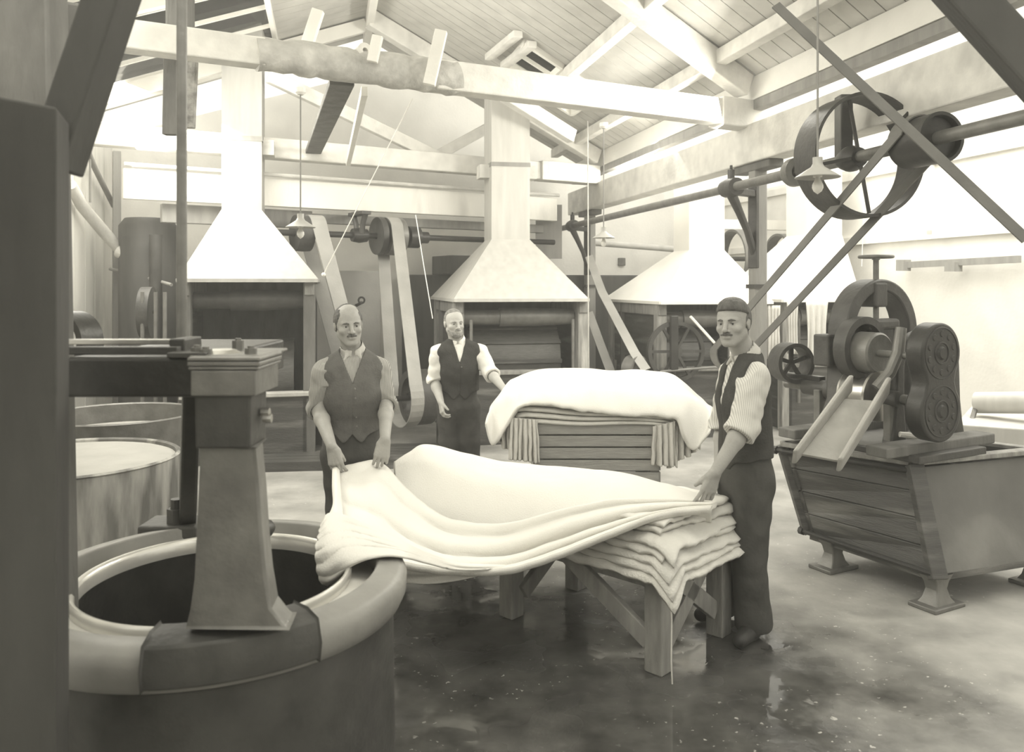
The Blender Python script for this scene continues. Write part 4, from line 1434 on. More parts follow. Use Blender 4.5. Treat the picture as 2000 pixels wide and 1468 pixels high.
MB().box(lowc - AV * .62 + V(0, 0, .06), .36, .06, .035, ax=AV).build('shifter_bar', M_IRON, mg, bevel=.006, smooth=0)
MB().lathe([(.001, -.05), (.045, -.05), (.05, .05), (.001, .05)], lowc + AV * .10 - BV * .02, AV, 20).build('bearing_boss', M_IRON2, mg, smooth=30)
for (b_, s_) in ((-.02, .08), (-.05, -.42)):
    MB().box(W(s_, b_, .95), .05, .06, .28, ax=AV).build('stanchion', M_GIRON, mg, bevel=.004, smooth=0)


def eight(n=64):
    pts = []
    for k in range(n):
        q = 2 * math.pi * k / n
        r = .172
        # outline of two overlapping discs with a soft waist
        z = math.cos(q)
        x = math.sin(q)
        pts.append((x, z))
    up_, lo_ = .165, -.165
    out = []
    a_ = math.radians(128)
    for k in range(33):
        q = -a_ + 2 * a_ * k / 32
        out.append((.172 * math.sin(q), up_ + .172 * math.cos(q)))
    out.append((.122, .0))
    for k in range(33):
        q = math.pi - a_ + 2 * a_ * k / 32
        out.append((.178 * math.sin(q), lo_ + .178 * math.cos(q)))
    out.append((-.122, .0))
    return out


GC = W(.40, .0, 1.22)
g = MB().prism(eight(), GC, BV, (0, 0, 1), -AV * .11)
gco = g.build('gear_cover', M_IRON, mg, bevel=.012, smooth=35)
fc = MB()
for zc in (.165, -.165):
    fc.torus(GC + V(0, 0, zc), AV, .145, .005, 40, 8).torus(GC + V(0, 0, zc), AV, .06, .006, 32, 8).lathe([(.001, .012), (.03, .012), (.04, 0)], GC + V(0, 0, zc), AV, 20)
fc.build('cover_ribs', M_IRON, gco, smooth=50)
for zc in (.165, -.165):
    for k in range(10):
        q = 2 * math.pi * k / 10 + .3
        p = GC + BV * .11 * math.cos(q) + V(0, 0, zc + .11 * math.sin(q))
        MB().lathe([(.001, .005), (.016, .005), (.02, 0)], p, AV, 12).build('cover_boss', M_IRON, gco, smooth=50)
MB().tube([W(.05, .0, R.z), W(.30, .0, R.z)], .014, 10).build('link_rod', M_GIRON, mg)
MB().tube([P(1760, 640, 4.9), P(1754, 690, 4.88), P(1738, 728, 4.86), P(1712, 758, 4.86)], [.032, .036, .034, .036], 12).build('curved_lever', M_GIRON, mg)

# wooden feed chute
ch = thing('feed_chute', 'pale wooden feed chute sloping down from the rollers over the trough edge', 'chute', P(1610, 885, 4.72))
ctl, ctr = P(1650, 778, 4.86), P(1712, 782, 4.80)
cbl, cbr = P(1566, 886, 4.66), P(1642, 900, 4.58)
dn = (cbl - ctl).normalized()
un = (ctr - ctl).cross(dn).normalized()
if un.z < 0:
    un = -un
MB().hexa([cbl - un * .02, cbr - un * .02, ctr - un * .02, ctl - un * .02, cbl, cbr, ctr, ctl]).build('floor_board', M_PALEWOOD, ch, bevel=.003, smooth=0)
for (a_, b_, nm) in ((cbl, ctl, 'left_side'), (cbr, ctr, 'right_side')):
    sx = (ctr - ctl).normalized() * .03
    s_ = -1 if nm == 'left_side' else 1
    e0, e1 = a_ + dn * .06, b_ - dn * .10
    MB().hexa([e0 - un * .035, e0 - un * .035 + sx * s_, e1 - un * .035 + sx * s_, e1 - un * .035,
               e0 + un * .075 - dn * .02, e0 + un * .075 + sx * s_ - dn * .02, e1 + un * .12 + sx * s_, e1 + un * .12]).build(nm, M_PALEWOOD, ch, bevel=.012, smooth=0)
o = MB().tube([P(1757, 848, 4.87), P(1774, 850, 4.87), P(1794, 854, 4.88)], [.017, .020, .016], 8).build('cloth_scrap', M_CLOTH)
props(o, 'small white rag lying on the base of the squeezing machine', 'rag')
# pale tank with a roller beyond, at the right edge
ft_ = thing('galvanised_tank', 'pale galvanised tank at the right edge behind the trough', 'tank', P(1950, 900, 6.4).xy.to_3d())
ta = [P(1865, 838, 6.2), P(2060, 822, 5.9), P(2080, 800, 7.1), P(1905, 812, 7.4)]
for p in ta:
    p.z = .72
MB().hexa([V(p.x, p.y, 0) for p in ta] + ta).build('shell', M_HOOD, ft_, bevel=.01, smooth=0)
MB().tube([P(1908, 786, 6.6), P(2040, 786, 6.2)], .085, 24).build('roller', M_HOOD, ft_, smooth=40)
MB().tube([P(1908, 786, 6.6), P(1900, 815, 6.5), P(1892, 842, 6.35)], .02, 8).build('bracket', M_GIRON, ft_)

# ------------------------------------------------------------------ front table
A0 = V(.674, 3.72, 0)
EV = Vector((-.73, .683, 0))
WV = Vector((.683, .73, 0))
TH, TL, TW = .50, 2.0, .59


def TB(a, b, z):
    p = A0 + EV * a + WV * b
    return V(p.x, p.y, z)


tb = thing('work_table', 'low rough wooden table with cross-braced legs under the near heap of cloth', 'table', TB(.9, .3, 0))
for (a, b) in ((.0, .0), (.0, .555), (.925, .0), (.925, .555), (1.9, .0), (1.9, .555)):
    MB().box(TB(a + .03, b + .03, TH / 2 - .02), .095, .095, TH - .04, ax=EV).build('leg', M_WOOD, tb, bevel=.006, smooth=0)
for b in (.0, .555):
    MB().beam(TB(0, b + .03, TH - .08), TB(1.95, b + .03, TH - .08), .04, .09).build('long_rail', M_WOOD, tb, bevel=.004, smooth=0)
for a in (.0, .925, 1.9):
    MB().beam(TB(a + .03, 0, TH - .08), TB(a + .03, .6, TH - .08), .04, .09).build('cross_rail', M_WOOD, tb, bevel=.004, smooth=0)
tp_ = MB()
for k in range(5):
    tp_.hexa([TB(-.02, k * .125 - .005, TH - .035), TB(-.02, k * .125 + .113, TH - .035), TB(1.98, k * .125 + .113, TH - .035), TB(1.98, k * .125 - .005, TH - .035),
              TB(-.02, k * .125 - .005, TH), TB(-.02, k * .125 + .113, TH), TB(1.98, k * .125 + .113, TH), TB(1.98, k * .125 - .005, TH)])
tp_.build('tabletop', M_WOOD, tb, smooth=0)
for (p, q) in ((TB(.06, .0, .14), TB(.60, -.0, .46)), (TB(.86, .0, .40), TB(.50, .56, .44)), (TB(.03, .10, .44), TB(.03, .54, .13)), (TB(.03, .08, .10), TB(.03, .52, .46)), (TB(.9, .06, .13), TB(.9, .54, .44)), (TB(1.84, .0, .14), TB(1.3, .0, .46))):
    MB().beam(p, q, .035, .085).build('brace', M_WOOD, tb, bevel=.004, smooth=0)
o = MB().tube([P(1307, 1130, 3.66), P(1312, 1210, 3.64), P(1311, 1290, 3.63), P(1313, 1338, 3.64)], .0035, 6).build('loose_thread', M_CLOTH)
props(o, 'loose white thread trailing from the cloth down the near table leg', 'thread')


def fold(p, s=1.0):
    return noise.noise(Vector(p) * s)


# folded lengths under the top one, showing at the right end of the table
NL_ = 7
folded = 'folded lengths of white cloth on the near table'
labs = ['lowest folded length of cloth, drooping over the near table corner', 'second folded length from the bottom of the near heap', 'third folded length from the bottom of the near heap',
        'fourth folded length from the bottom of the near heap', 'third folded length from the top of the near heap', 'second folded length from the top of the near heap', 'topmost folded length of the near heap, its corner crumpled']
rg = random.Random(11)
for k in range(NL_):
    z0 = TH + .015 + k * .030
    oa = .13 - .016 * k + rg.uniform(-.02, .02)
    ob = .09 - .012 * k + rg.uniform(-.012, .012)
    oc = .08 - .004 * k + rg.uniform(-.012, .012)
    tw = rg.uniform(-.05, .05)
    rows = []
    na, nb = 44, 30
    for i in range(na + 1):
        row = []
        for j in range(nb + 1):
            fa, fb = i / na, j / nb
            a = -oa + (.70 - .055 * k + oa) * fa
            b = -ob + (.62 + ob + oc) * fb
            a += tw * (fb - .5) * max(0, 1 - fa * 2.5)
            ra = a + .018 * fold((b * 9, k * 3.1, 0)) * max(0, 1 - fa * 3)
            rb = b + .016 * fold((a * 8, k * 5.3, 4)) * (1 if fb < .15 else 0)
            dz = 0
            ov = max(0, .0 - a) / .14
            ovb = max(0, .02 - b) / .10
            ovc = max(0, b - .60) / .10
            dz -= (.075 + .006 * k) * ov ** 1.4 + .06 * ovb ** 1.5 + .05 * ovc ** 1.5 + .05 * min(ov, 1) * min(ovb, 1)
            dz += .011 * fold((a * 11, b * 11, k * 7)) + .007 * fold((a * 24, b * 24, k)) * (1.5 if fa < .25 else .6)
            row.append(TB(ra, rb, z0 + dz - .05 * max(0, (fa - .7) / .3) ** 2))
        rows.append(row)
    o = MB().grid(rows).build('folded_cloth', M_CLOTH2 if k < 6 else M_CLOTH, solid=.019, smooth=180)
    props(o, labs[k], 'cloth', folded)

# the heap: the broad top length that covers the table
sil = [(770, 902, 4.86), (800, 884, 4.92), (832, 869, 4.96), (900, 884, 4.9), (980, 902, 4.8), (1060, 912, 4.7), (1140, 915, 4.6), (1220, 925, 4.48), (1290, 942, 4.35), (1350, 963, 4.22), (1402, 986, 4.1)]
mid_ = [(772, 925, 4.64), (805, 920, 4.62), (850, 922, 4.57), (910, 942, 4.48), (985, 955, 4.4), (1065, 957, 4.3), (1145, 955, 4.22), (1225, 958, 4.12), (1300, 968, 4.02), (1350, 979, 3.98), (1398, 992, 3.95)]
val = [(776, 962, 4.5), (800, 990, 4.42), (850, 1022, 4.35), (910, 1040, 4.28), (985, 1045, 4.2), (1065, 1028, 4.12), (1145, 1006, 4.05), (1225, 992, 4.0), (1300, 990, 3.95), (1345, 994, 3.92), (1390, 998, 3.9)]
rows = [[P(p[0], p[1] + 60, p[2] + .32) for p in sil], [P(p[0], p[1] + 16, p[2] + .22) for p in sil], [P(*p) for p in sil], [P((p[0] + q[0]) / 2, p[1] * .62 + q[1] * .38, p[2] * .45 + q[2] * .55) for p, q in zip(sil, mid_)],
        [P(*p) for p in mid_], [P(*p) for p in val], [P(p[0], p[1] + 22, p[2] + .04) for p in val]]
hp = surface(rows, 130, 60)
for i, r in enumerate(hp):
    for j, p in enumerate(r):
        p.z += .009 * fold((p.x * 3.5, p.y * 3.5, 9)) + .0035 * fold((p.x * 11, p.y * 15, 2))
        e_ = max(0, 1 - j / 10)
        p.z += .012 * e_ * fold((p.y * 10, p.z * 8, 4))
o = MB().grid(hp).build('cloth_heap', M_CLOTH, solid=.012, smooth=180)
props(o, 'long smooth mound of white cloth covering the near table', 'cloth')

# the sheet pulled out of the tub: held by the man, swagged to the table's right end
cols = [
    # (valley / hand edge)        (hem)
    ((656, 917, 4.46), (650, 1004, 3.75)),
    ((690, 906, 4.50), (672, 1040, 3.55)),
    ((742, 902, 4.54), (712, 1072, 3.42)),
    ((790, 950, 4.43), (765, 1092, 3.40)),
    ((840, 992, 4.34), (830, 1106, 3.46)),
    ((890, 1016, 4.26), (900, 1112, 3.55)),
    ((985, 1022, 4.15), (1000, 1108, 3.66)),
    ((1100, 994, 4.03), (1090, 1080, 3.70)),
    ((1200, 975, 3.95), (1190, 1040, 3.70)),
    ((1300, 974, 3.89), (1290, 1002, 3.72)),
    ((1392, 978, 3.86), (1388, 990, 3.76)),
]
nv, nu = 40, 110
topc = cr_spline([P(*c[0]) for c in cols], nu)
hemc = cr_spline([P(*c[1]) for c in cols], nu)
rows = []
for i in range(nv + 1):
    f = i / nv
    row = []
    for j in range(nu):
        g = j / (nu - 1)
        p = Vector(topc[j]) * (1 - f) + Vector(hemc[j]) * f
        span = math.sin(math.pi * min(1, max(0, g)) ** .8)
        sag = .10 * math.sin(math.pi * f) * (.35 + span) * (1 - g * .4)
        p.z -= sag * .75
        p.y += sag * .25
        # swagged folds fanning from the hands and gathering at the right
        amp = .052 * math.sin(math.pi * min(1, f * 1.12)) ** .7 * (.22 + min(1, g * 2.4)) * (1 - .55 * g)
        ph = .35 + f * 3.2 + .45 * g + .16 * fold((g * 3, f * 2, 1))
        w = abs(math.sin(math.pi * ph)) ** .85 * 2 - 1.1
        p.y -= amp * w * .85
        p.z += amp * w * .55
        p.z += .004 * fold((g * 26, f * 9, 5))
        row.append(p)
    rows.append(row)
sheet = MB().grid(rows)
# roll the hem under
hem = rows[-1]
r2 = []
for k in range(7):
    q = math.pi * k / 6
    r2.append([p + V(0, .022 * (1 - math.cos(q)), -.020 * math.sin(q) - .004 * k) for p in hem])
sheet.grid(r2)
# part of the sheet hanging below the hem beside the tub
low = [[P(700, 1080, 3.46), P(760, 1094, 3.46), P(830, 1106, 3.50), P(900, 1112, 3.58), P(975, 1108, 3.68)],
       [P(715, 1105, 3.48), P(770, 1114, 3.48), P(830, 1119, 3.53), P(900, 1118, 3.60), P(972, 1111, 3.69)],
       [P(730, 1137, 3.52), P(790, 1139, 3.52), P(840, 1139, 3.56), P(900, 1130, 3.63), P(962, 1114, 3.70)]]
lw = surface(low, 50, 16)
for i, r in enumerate(lw):
    for j, p in enumerate(r):
        p.y += .018 * math.sin(i * .55 + j * .06)
sheet.grid(lw)
sh = thing('pulled_sheet', 'wet white sheet drawn out of the tub and held up by the man at left', 'cloth', P(860, 1130, 3.5))
sheet.build('swagged_sheet', M_CLOTH, sh, solid=.008, smooth=180)
# the gathered end of the sheet coming up over the tub rim
gr = [[(628, 1022, 3.02), (640, 1004, 3.08), (664, 1004, 3.14), (702, 1018, 3.06), (752, 1042, 2.97), (795, 1062, 2.96), (835, 1080, 3.15), (900, 1100, 3.5), (990, 1104, 3.74)],
      [(622, 1046, 2.9), (640, 1032, 2.94), (670, 1034, 2.98), (708, 1044, 2.93), (755, 1059, 2.85), (796, 1072, 2.86), (835, 1087, 3.09), (900, 1105, 3.44), (990, 1106, 3.73)],
      [(617, 1080, 2.78), (640, 1076, 2.76), (672, 1070, 2.76), (712, 1070, 2.77), (758, 1073, 2.77), (798, 1081, 2.80), (835, 1093, 3.04), (900, 1109, 3.44), (990, 1108, 3.72)],
      [(626, 1132, 2.76), (648, 1128, 2.70), (680, 1104, 2.665), (718, 1090, 2.67), (760, 1084, 2.70), (800, 1090, 2.76), (835, 1099, 3.0), (900, 1113, 3.42), (990, 1109, 3.72)],
      [(640, 1142, 2.80), (660, 1130, 2.75), (688, 1102, 2.72), (720, 1086, 2.73), (760, 1081, 2.75), (800, 1087, 2.80), (835, 1097, 3.04), (900, 1111, 3.41), (990, 1108, 3.74)]]
gs = surface([[P(*p) for p in r] for r in gr], 150, 80)
for i, r in enumerate(gs):
    for j, p in enumerate(r):
        v_, u_ = i / 79, j / 149
        am = .022 * math.sin(math.pi * min(1, v_ * 1.1)) * max(0, 1 - u_ * 1.15) ** .7
        ph = 13 * v_ + 2.2 * u_ + 1.6 * fold((u_ * 4, v_ * 3, 1)) + 3.0 * max(0, .22 - u_) * (v_ - .5) * 6
        w_ = abs(math.sin(math.pi * ph * .5)) ** .7 - .5
        p.y -= am * (w_ + .9 * fold((u_ * 7, v_ * 10, 3)))
        p.z += .35 * am * w_
MB().grid(gs).build('gathered_end', M_CLOTH, sh, solid=.008, smooth=180)
# the bunched edge falling from the hand to the tub
ed = [[P(650, 915, 4.40), P(656, 912, 4.40), P(662, 915, 4.42)], [P(650, 950, 4.1), P(655, 948, 4.08), P(664, 952, 4.12)], [P(651, 985, 3.8), P(656, 985, 3.78), P(668, 990, 3.82)], [P(640, 1015, 3.3), P(652, 1012, 3.25), P(672, 1020, 3.3)], [P(636, 1040, 3.02), P(655, 1030, 3.0), P(682, 1045, 3.05)]]
e2 = surface(ed, 12, 30)
MB().grid(e2).build('hanging_edge', M_CLOTH, sh, solid=.012, smooth=180)

# ------------------------------------------------------------------ slatted cart with the second heap
ct = thing('slatted_cart', 'slatted wooden cart box carrying the far heap of cloth', 'cart', (.62, 6.25, 0))
cx0, cx1, cy0, cy1 = X(1045, 5.95), X(1287, 5.95), 5.95, 6.70
for k in range(7):
    z = .16 + k * .088
    f = MB()
    f.box(V((cx0 + cx1) / 2, cy0, z + .04), cx1 - cx0, .025, .076)
    f.build('front_slat', M_SLAT, ct, bevel=.004, smooth=0)
    f = MB()
    f.box(V((cx0 + cx1) / 2, cy1, z + .04), cx1 - cx0, .025, .076)
    f.build('back_slat', M_SLAT, ct, bevel=.004, smooth=0)
    for x in (cx0, cx1):
        MB().box(V(x, (cy0 + cy1) / 2, z + .04), .025, cy1 - cy0, .076).build('end_slat', M_SLAT, ct, bevel=.004, smooth=0)
for x in (cx0 + .03, cx1 - .03):
    for y in (cy0 + .04, cy1 - .04):
        MB().box(V(x, y, .41), .06, .06, .74).build('corner_post', M_SLAT, ct, smooth=0)
        MB().lathe([(.015, -.02), (.07, -.02), (.07, .02), (.015, .02)], V(x, y, .07), (1, 0, 0), 20, closed=True).build('wheel', M_IRON, ct, smooth=30)
MB().box(V((cx0 + cx1) / 2, (cy0 + cy1) / 2, .775), cx1 - cx0 - .05, cy1 - cy0 - .05, .03).build('deck', M_SLAT, ct, smooth=0)
dome = [
    ((1000, 742), (958, 796), (949, 828)), ((1010, 738), (972, 786), (962, 862)), ((1030, 730), (1000, 772), (988, 830)),
    ((1060, 722), (1040, 758), (1016, 793)), ((1100, 719), (1090, 752), (1070, 788)), ((1150, 722), (1145, 754), (1130, 797)),
    ((1200, 725), (1200, 757), (1185, 802)), ((1250, 723), (1255, 760), (1245, 807)), ((1290, 726), (1305, 766), (1300, 811)),
    ((1314, 733), (1340, 776), (1324, 816)), ((1334, 748), (1366, 792), (1338, 850)), ((1352, 764), (1386, 812), (1360, 872)), ((1368, 778), (1397, 806), (1388, 840))]
rows = [[P(c[0][0], c[0][1] + 60, 6.85) for c in dome], [P(c[0][0], c[0][1] + 14, 6.78) for c in dome], [P(*c[0], 6.5) for c in dome], [P((c[0][0] + c[1][0]) / 2, (c[0][1] * .55 + c[1][1] * .45), 6.28) for c in dome],
        [P(*c[1], 6.02) for c in dome], [P(*c[2], 5.86) for c in dome], [P(c[2][0] + (4 if c[2][0] < 1150 else -4), c[2][1] + 2, 5.93) for c in dome]]
g = surface(rows, 120, 48)
for i, r in enumerate(g):
    for j, p in enumerate(r):
        e = max(0, (i - 22) / 26)
        ends = max(0, 1 - min(j, 119 - j) / 28)
        p.z += .012 * fold((p.x * 4, p.y * 4, 3)) + .010 * e * fold((p.x * 13, p.z * 9, 1)) + .006 * e * fold((p.x * 40, p.z * 12, 8))
        p.y += (.03 * e + .02 * ends) * fold((p.x * 12, p.z * 5, 6)) * (1 + ends)
o = MB().grid(g).build('cloth_heap', M_CLOTH, solid=.014, smooth=180)
props(o, 'domed white cloth with ragged hem on top of the slatted cart', 'cloth')
fp = thing('folded_cloth_pile', 'folded cloths under the domed cloth, their pleated ends hanging over the cart', 'cloth', V(.62, 6.1, .79))


def pleats(x0, x1, top_f, bot_f, Y, n, name, seed, lean=0):
    rows = []
    ni, nj = 26, n * 9
    for i in range(ni + 1):
        f = i / ni
        row = []
        for j in range(nj + 1):
            g = j / nj
            px = x0 + (x1 - x0) * g + lean * f * (g - .5)
            yb = bot_f(g) + 9 * fold((math.floor(g * n) * 1.7, seed, 0))
            py = top_f(g) + (yb - top_f(g)) * f
            w = math.sin(2 * math.pi * g * n + 1.6 * fold((g * 4, seed, f)))
            p = P(px + 2.0 * fold((g * 9, f * 3, seed)), py, Y)
            p.y -= .035 * w * (.35 + .65 * f) + .05 * (1 - f) * 0
            row.append(p)
        rows.append(row)
    return MB().grid(rows).build(name, M_CLOTH2, fp, solid=.012, smooth=180)


pleats(962, 1022, lambda g: 852 - 58 * g ** .8, lambda g: 858 + 36 * g, 6.02, 6, 'outer_left_ends', 3, 6)
pleats(998, 1049, lambda g: 815 + 4 * g, lambda g: 896 + 8 * g, 5.90, 6, 'inner_left_ends', 5, 8)
pleats(1276, 1318, lambda g: 832 - 10 * g, lambda g: 906 + 6 * g, 5.90, 4, 'inner_right_ends', 7, 8)
pleats(1308, 1362, lambda g: 812 + 22 * g, lambda g: 914 - 38 * g, 5.97, 5, 'outer_right_ends', 9, 10)
rows = []
for i in range(25):
    f = i / 24
    row = []
    for j in range(71):
        g = j / 70
        px = 1008 + (1318 - 1008) * g
        y0, y1 = 784 + 22 * g, 824 + 8 * g + 4 * math.sin(g * 6)
        ends = max(0, 1 - min(g, 1 - g) / .09)
        p = P(px, y0 + (y1 - y0) * f + 10 * ends ** 2 * f, 5.97)
        w = math.sin(f * 3.6 * 2 * math.pi + 1.2 * math.sin(g * 3 + 1) + 1.5 * fold((g * 3, f, 0)))
        p.y -= .030 * w + .03 * (1 - ends)
        row.append(p)
    rows.append(row)
MB().grid(rows).build('front_folds', M_CLOTH2, fp, solid=.014, smooth=180)
b = MB()
b.box(V((cx0 + cx1) / 2, 6.36, .85), cx1 - cx0 + .02, .66, .12)
b.build('inner_layers', M_CLOTH2, fp, bevel=.03, smooth=0)
# ------------------------------------------------------------------ figures: smooth distance-field bodies
class Field:
    def __init__(s, lo, hi, vox):
        s.lo = np.array(lo, float)
        s.vox = vox
        s.n = [int(math.ceil((hi[i] - lo[i]) / vox)) + 1 for i in range(3)]
        s.ax = [(s.lo[i] + vox * np.arange(s.n[i])).astype(np.float32) for i in range(3)]
        s.d = np.full(s.n, 1.0, np.float32)

    def win(s, lo, hi):
        sl = []
        for i in range(3):
            a = max(0, int((lo[i] - s.lo[i]) / s.vox))
            b = min(s.n[i], int((hi[i] - s.lo[i]) / s.vox) + 2)
            sl.append(slice(a, max(a, b)))
        return tuple(sl)

    def pts(s, sl):
        return np.meshgrid(s.ax[0][sl[0]], s.ax[1][sl[1]], s.ax[2][sl[2]], indexing='ij', sparse=True)

    def put(s, fn, lo, hi, k=.02, mode='add'):
        pad = k + .03
        sl = s.win([v - pad for v in lo], [v + pad for v in hi])
        if any(x.stop <= x.start for x in sl):
            return s
        b = fn(*s.pts(sl)).astype(np.float32)
        a = s.d[sl]
        if mode == 'add':
            h = np.clip(.5 + .5 * (b - a) / k, 0, 1)
            s.d[sl] = b * (1 - h) + a * h - k * h * (1 - h)
        else:                                     # cut b away
            nb = -b
            h = np.clip(.5 - .5 * (nb - a) / k, 0, 1)
            # smooth max(a, -b)
            h = np.clip(.5 + .5 * (a - nb) / k, 0, 1)
            s.d[sl] = nb * (1 - h) + a * h + k * h * (1 - h)
        return s

    def cone(s, a, b, ra, rb, k=.02, mode='add'):
        a, b = np.array(a, float), np.array(b, float)
        ba = b - a
        L = max(1e-9, float(ba.dot(ba)))

        def fn(x, y, z):
            px, py, pz = x - a[0], y - a[1], z - a[2]
            t = np.clip((px * ba[0] + py * ba[1] + pz * ba[2]) / L, 0, 1)
            return np.sqrt((px - t * ba[0]) ** 2 + (py - t * ba[1]) ** 2 + (pz - t * ba[2]) ** 2) - (ra + (rb - ra) * t)
        r = max(ra, rb)
        return s.put(fn, np.minimum(a, b) - r, np.maximum(a, b) + r, k, mode)

    def fcone(s, a, b, ra, rb, f, flat, k=.03, mode='add'):
        """cone whose section is flattened along the horizontal direction f"""
        a, b = np.array(a, float), np.array(b, float)
        f = np.array(f, float)
        l = np.array([-f[1], f[0], 0])
        z_ = np.array([0, 0, 1.0])
        q = lambda v: np.array([v.dot(l), v.dot(f) / flat, v[2]])
        A, B = q(a), q(b)
        ba = B - A
        L = max(1e-9, float(ba.dot(ba)))

        def fn(x, y, z):
            px = x * l[0] + y * l[1] - A[0]
            py = (x * f[0] + y * f[1]) / flat - A[1]
            pz = z - A[2]
            t = np.clip((px * ba[0] + py * ba[1] + pz * ba[2]) / L, 0, 1)
            return (np.sqrt((px - t * ba[0]) ** 2 + (py - t * ba[1]) ** 2 + (pz - t * ba[2]) ** 2) - (ra + (rb - ra) * t)) * (.5 + .5 * flat)
        r = max(ra, rb)
        return s.put(fn, np.minimum(a, b) - r, np.maximum(a, b) + r, k, mode)

    def ell(s, c, r, ax, k=.015, mode='add'):
        """ellipsoid with radii r along the three axes ax"""
        c = np.array(c, float)
        ax = [np.array(v, float) for v in ax]

        def fn(x, y, z):
            px, py, pz = x - c[0], y - c[1], z - c[2]
            u = [px * v[0] + py * v[1] + pz * v[2] for v in ax]
            k0 = np.sqrt((u[0] / r[0]) ** 2 + (u[1] / r[1]) ** 2 + (u[2] / r[2]) ** 2) + 1e-6
            k1 = np.sqrt((u[0] / r[0] ** 2) ** 2 + (u[1] / r[1] ** 2) ** 2 + (u[2] / r[2] ** 2) ** 2) + 1e-6
            return k0 * (k0 - 1) / k1
        m = max(r)
        return s.put(fn, c - m, c + m, k, mode)

    def plane(s, p, n, k=.004):
        """keep the side the normal points away from"""
        p, n = np.array(p, float), np.array(n, float)
        n = n / np.linalg.norm(n)
        x, y, z = s.pts((slice(None),) * 3)
        d = (x - p[0]) * n[0] + (y - p[1]) * n[1] + (z - p[2]) * n[2]
        s.d = np.maximum(s.d, d.astype(np.float32))
        return s

    def wrinkle(s, amp, freq, seed=0, stretch=(1, 1, 1)):
        x, y, z = s.pts((slice(None),) * 3)
        x, y, z = x * freq * stretch[0], y * freq * stretch[1], z * freq * stretch[2]
        w = np.sin(x * 1.3 + 1.7 * np.sin(z * .9 + seed) + seed) * np.sin(y * 1.1 + 1.3 * np.sin(x * .7 + z * 1.2 + seed * 2)) + .6 * np.sin(z * 2.1 + 1.5 * np.sin(x * 1.6 + y + seed))
        s.d = s.d + (amp * w).astype(np.float32)
        return s

    def mesh(s, smooth=1):
        d = s.d.copy()
        for i in range(3):
            sl = [slice(None)] * 3
            for e in (0, -1):
                sl[i] = e
                d[tuple(sl)] = np.maximum(d[tuple(sl)], .01)
        I = d < 0
        n = d.shape
        cnt = np.zeros([v - 1 for v in n], np.uint8)
        for o in np.ndindex(2, 2, 2):
            cnt += I[o[0]:n[0] - 1 + o[0], o[1]:n[1] - 1 + o[1], o[2]:n[2] - 1 + o[2]]
        act = (cnt > 0) & (cnt < 8)
        idx = np.argwhere(act)
        vid = np.full(act.shape, -1, np.int64)
        vid[tuple(idx.T)] = np.arange(len(idx))
        acc = np.zeros((len(idx), 3))
        num = np.zeros(len(idx))
        C = list(np.ndindex(2, 2, 2))
        for a in C:
            for ax in range(3):
                if a[ax] == 0:
                    b = list(a)
                    b[ax] = 1
                    da = d[idx[:, 0] + a[0], idx[:, 1] + a[1], idx[:, 2] + a[2]]
                    db = d[idx[:, 0] + b[0], idx[:, 1] + b[1], idx[:, 2] + b[2]]
                    m = (da < 0) != (db < 0)
                    t = np.where(m, da / np.where(m, da - db, 1), 0)
                    p = np.repeat(np.array(a, float)[None], len(idx), 0)
                    p[:, ax] += t
                    acc += p * m[:, None]
                    num += m
        vs = s.lo + (idx + acc / num[:, None]) * s.vox
        fs = []
        for ax in range(3):
            o1, o2 = (ax + 1) % 3, (ax + 2) % 3
            A = I[tuple(slice(0, n[i] - 1) if i == ax else slice(1, n[i] - 1) for i in range(3))]
            B = I[tuple(slice(1, n[i]) if i == ax else slice(1, n[i] - 1) for i in range(3))]
            e = np.argwhere(A != B)
            flip = A[tuple(e.T)]
            base = e.copy()
            for i in range(3):
                if i != ax:
                    base[:, i] += 1
            q = []
            for (u, v) in ((-1, -1), (0, -1), (0, 0), (-1, 0)):
                c = base.copy()
                c[:, o1] += u
                c[:, o2] += v
                q.append(vid[tuple(c.T)])
            q = np.stack(q, 1)
            q[~flip] = q[~flip][:, ::-1]
            fs.append(q)
        fs = np.concatenate(fs)
        for _ in range(smooth):
            sm = np.zeros_like(vs)
            c = np.zeros(len(vs))
            for i in range(4):
                a, b = fs[:, i], fs[:, (i + 1) % 4]
                np.add.at(sm, a, vs[b])
                np.add.at(c, a, 1)
                np.add.at(sm, b, vs[a])
                np.add.at(c, b, 1)
            vs = .5 * vs + .5 * sm / np.maximum(c, 1)[:, None]
        return vs, fs


def field_obj(F_, name, m, parent, smooth=1):
    vs, fs = F_.mesh(smooth)
    return link_mesh(name, vs, fs, m, parent, smooth=180)


def npv(v):
    return np.array([float(x) for x in v])


def unit(v):
    v = npv(v)
    return v / np.linalg.norm(v)


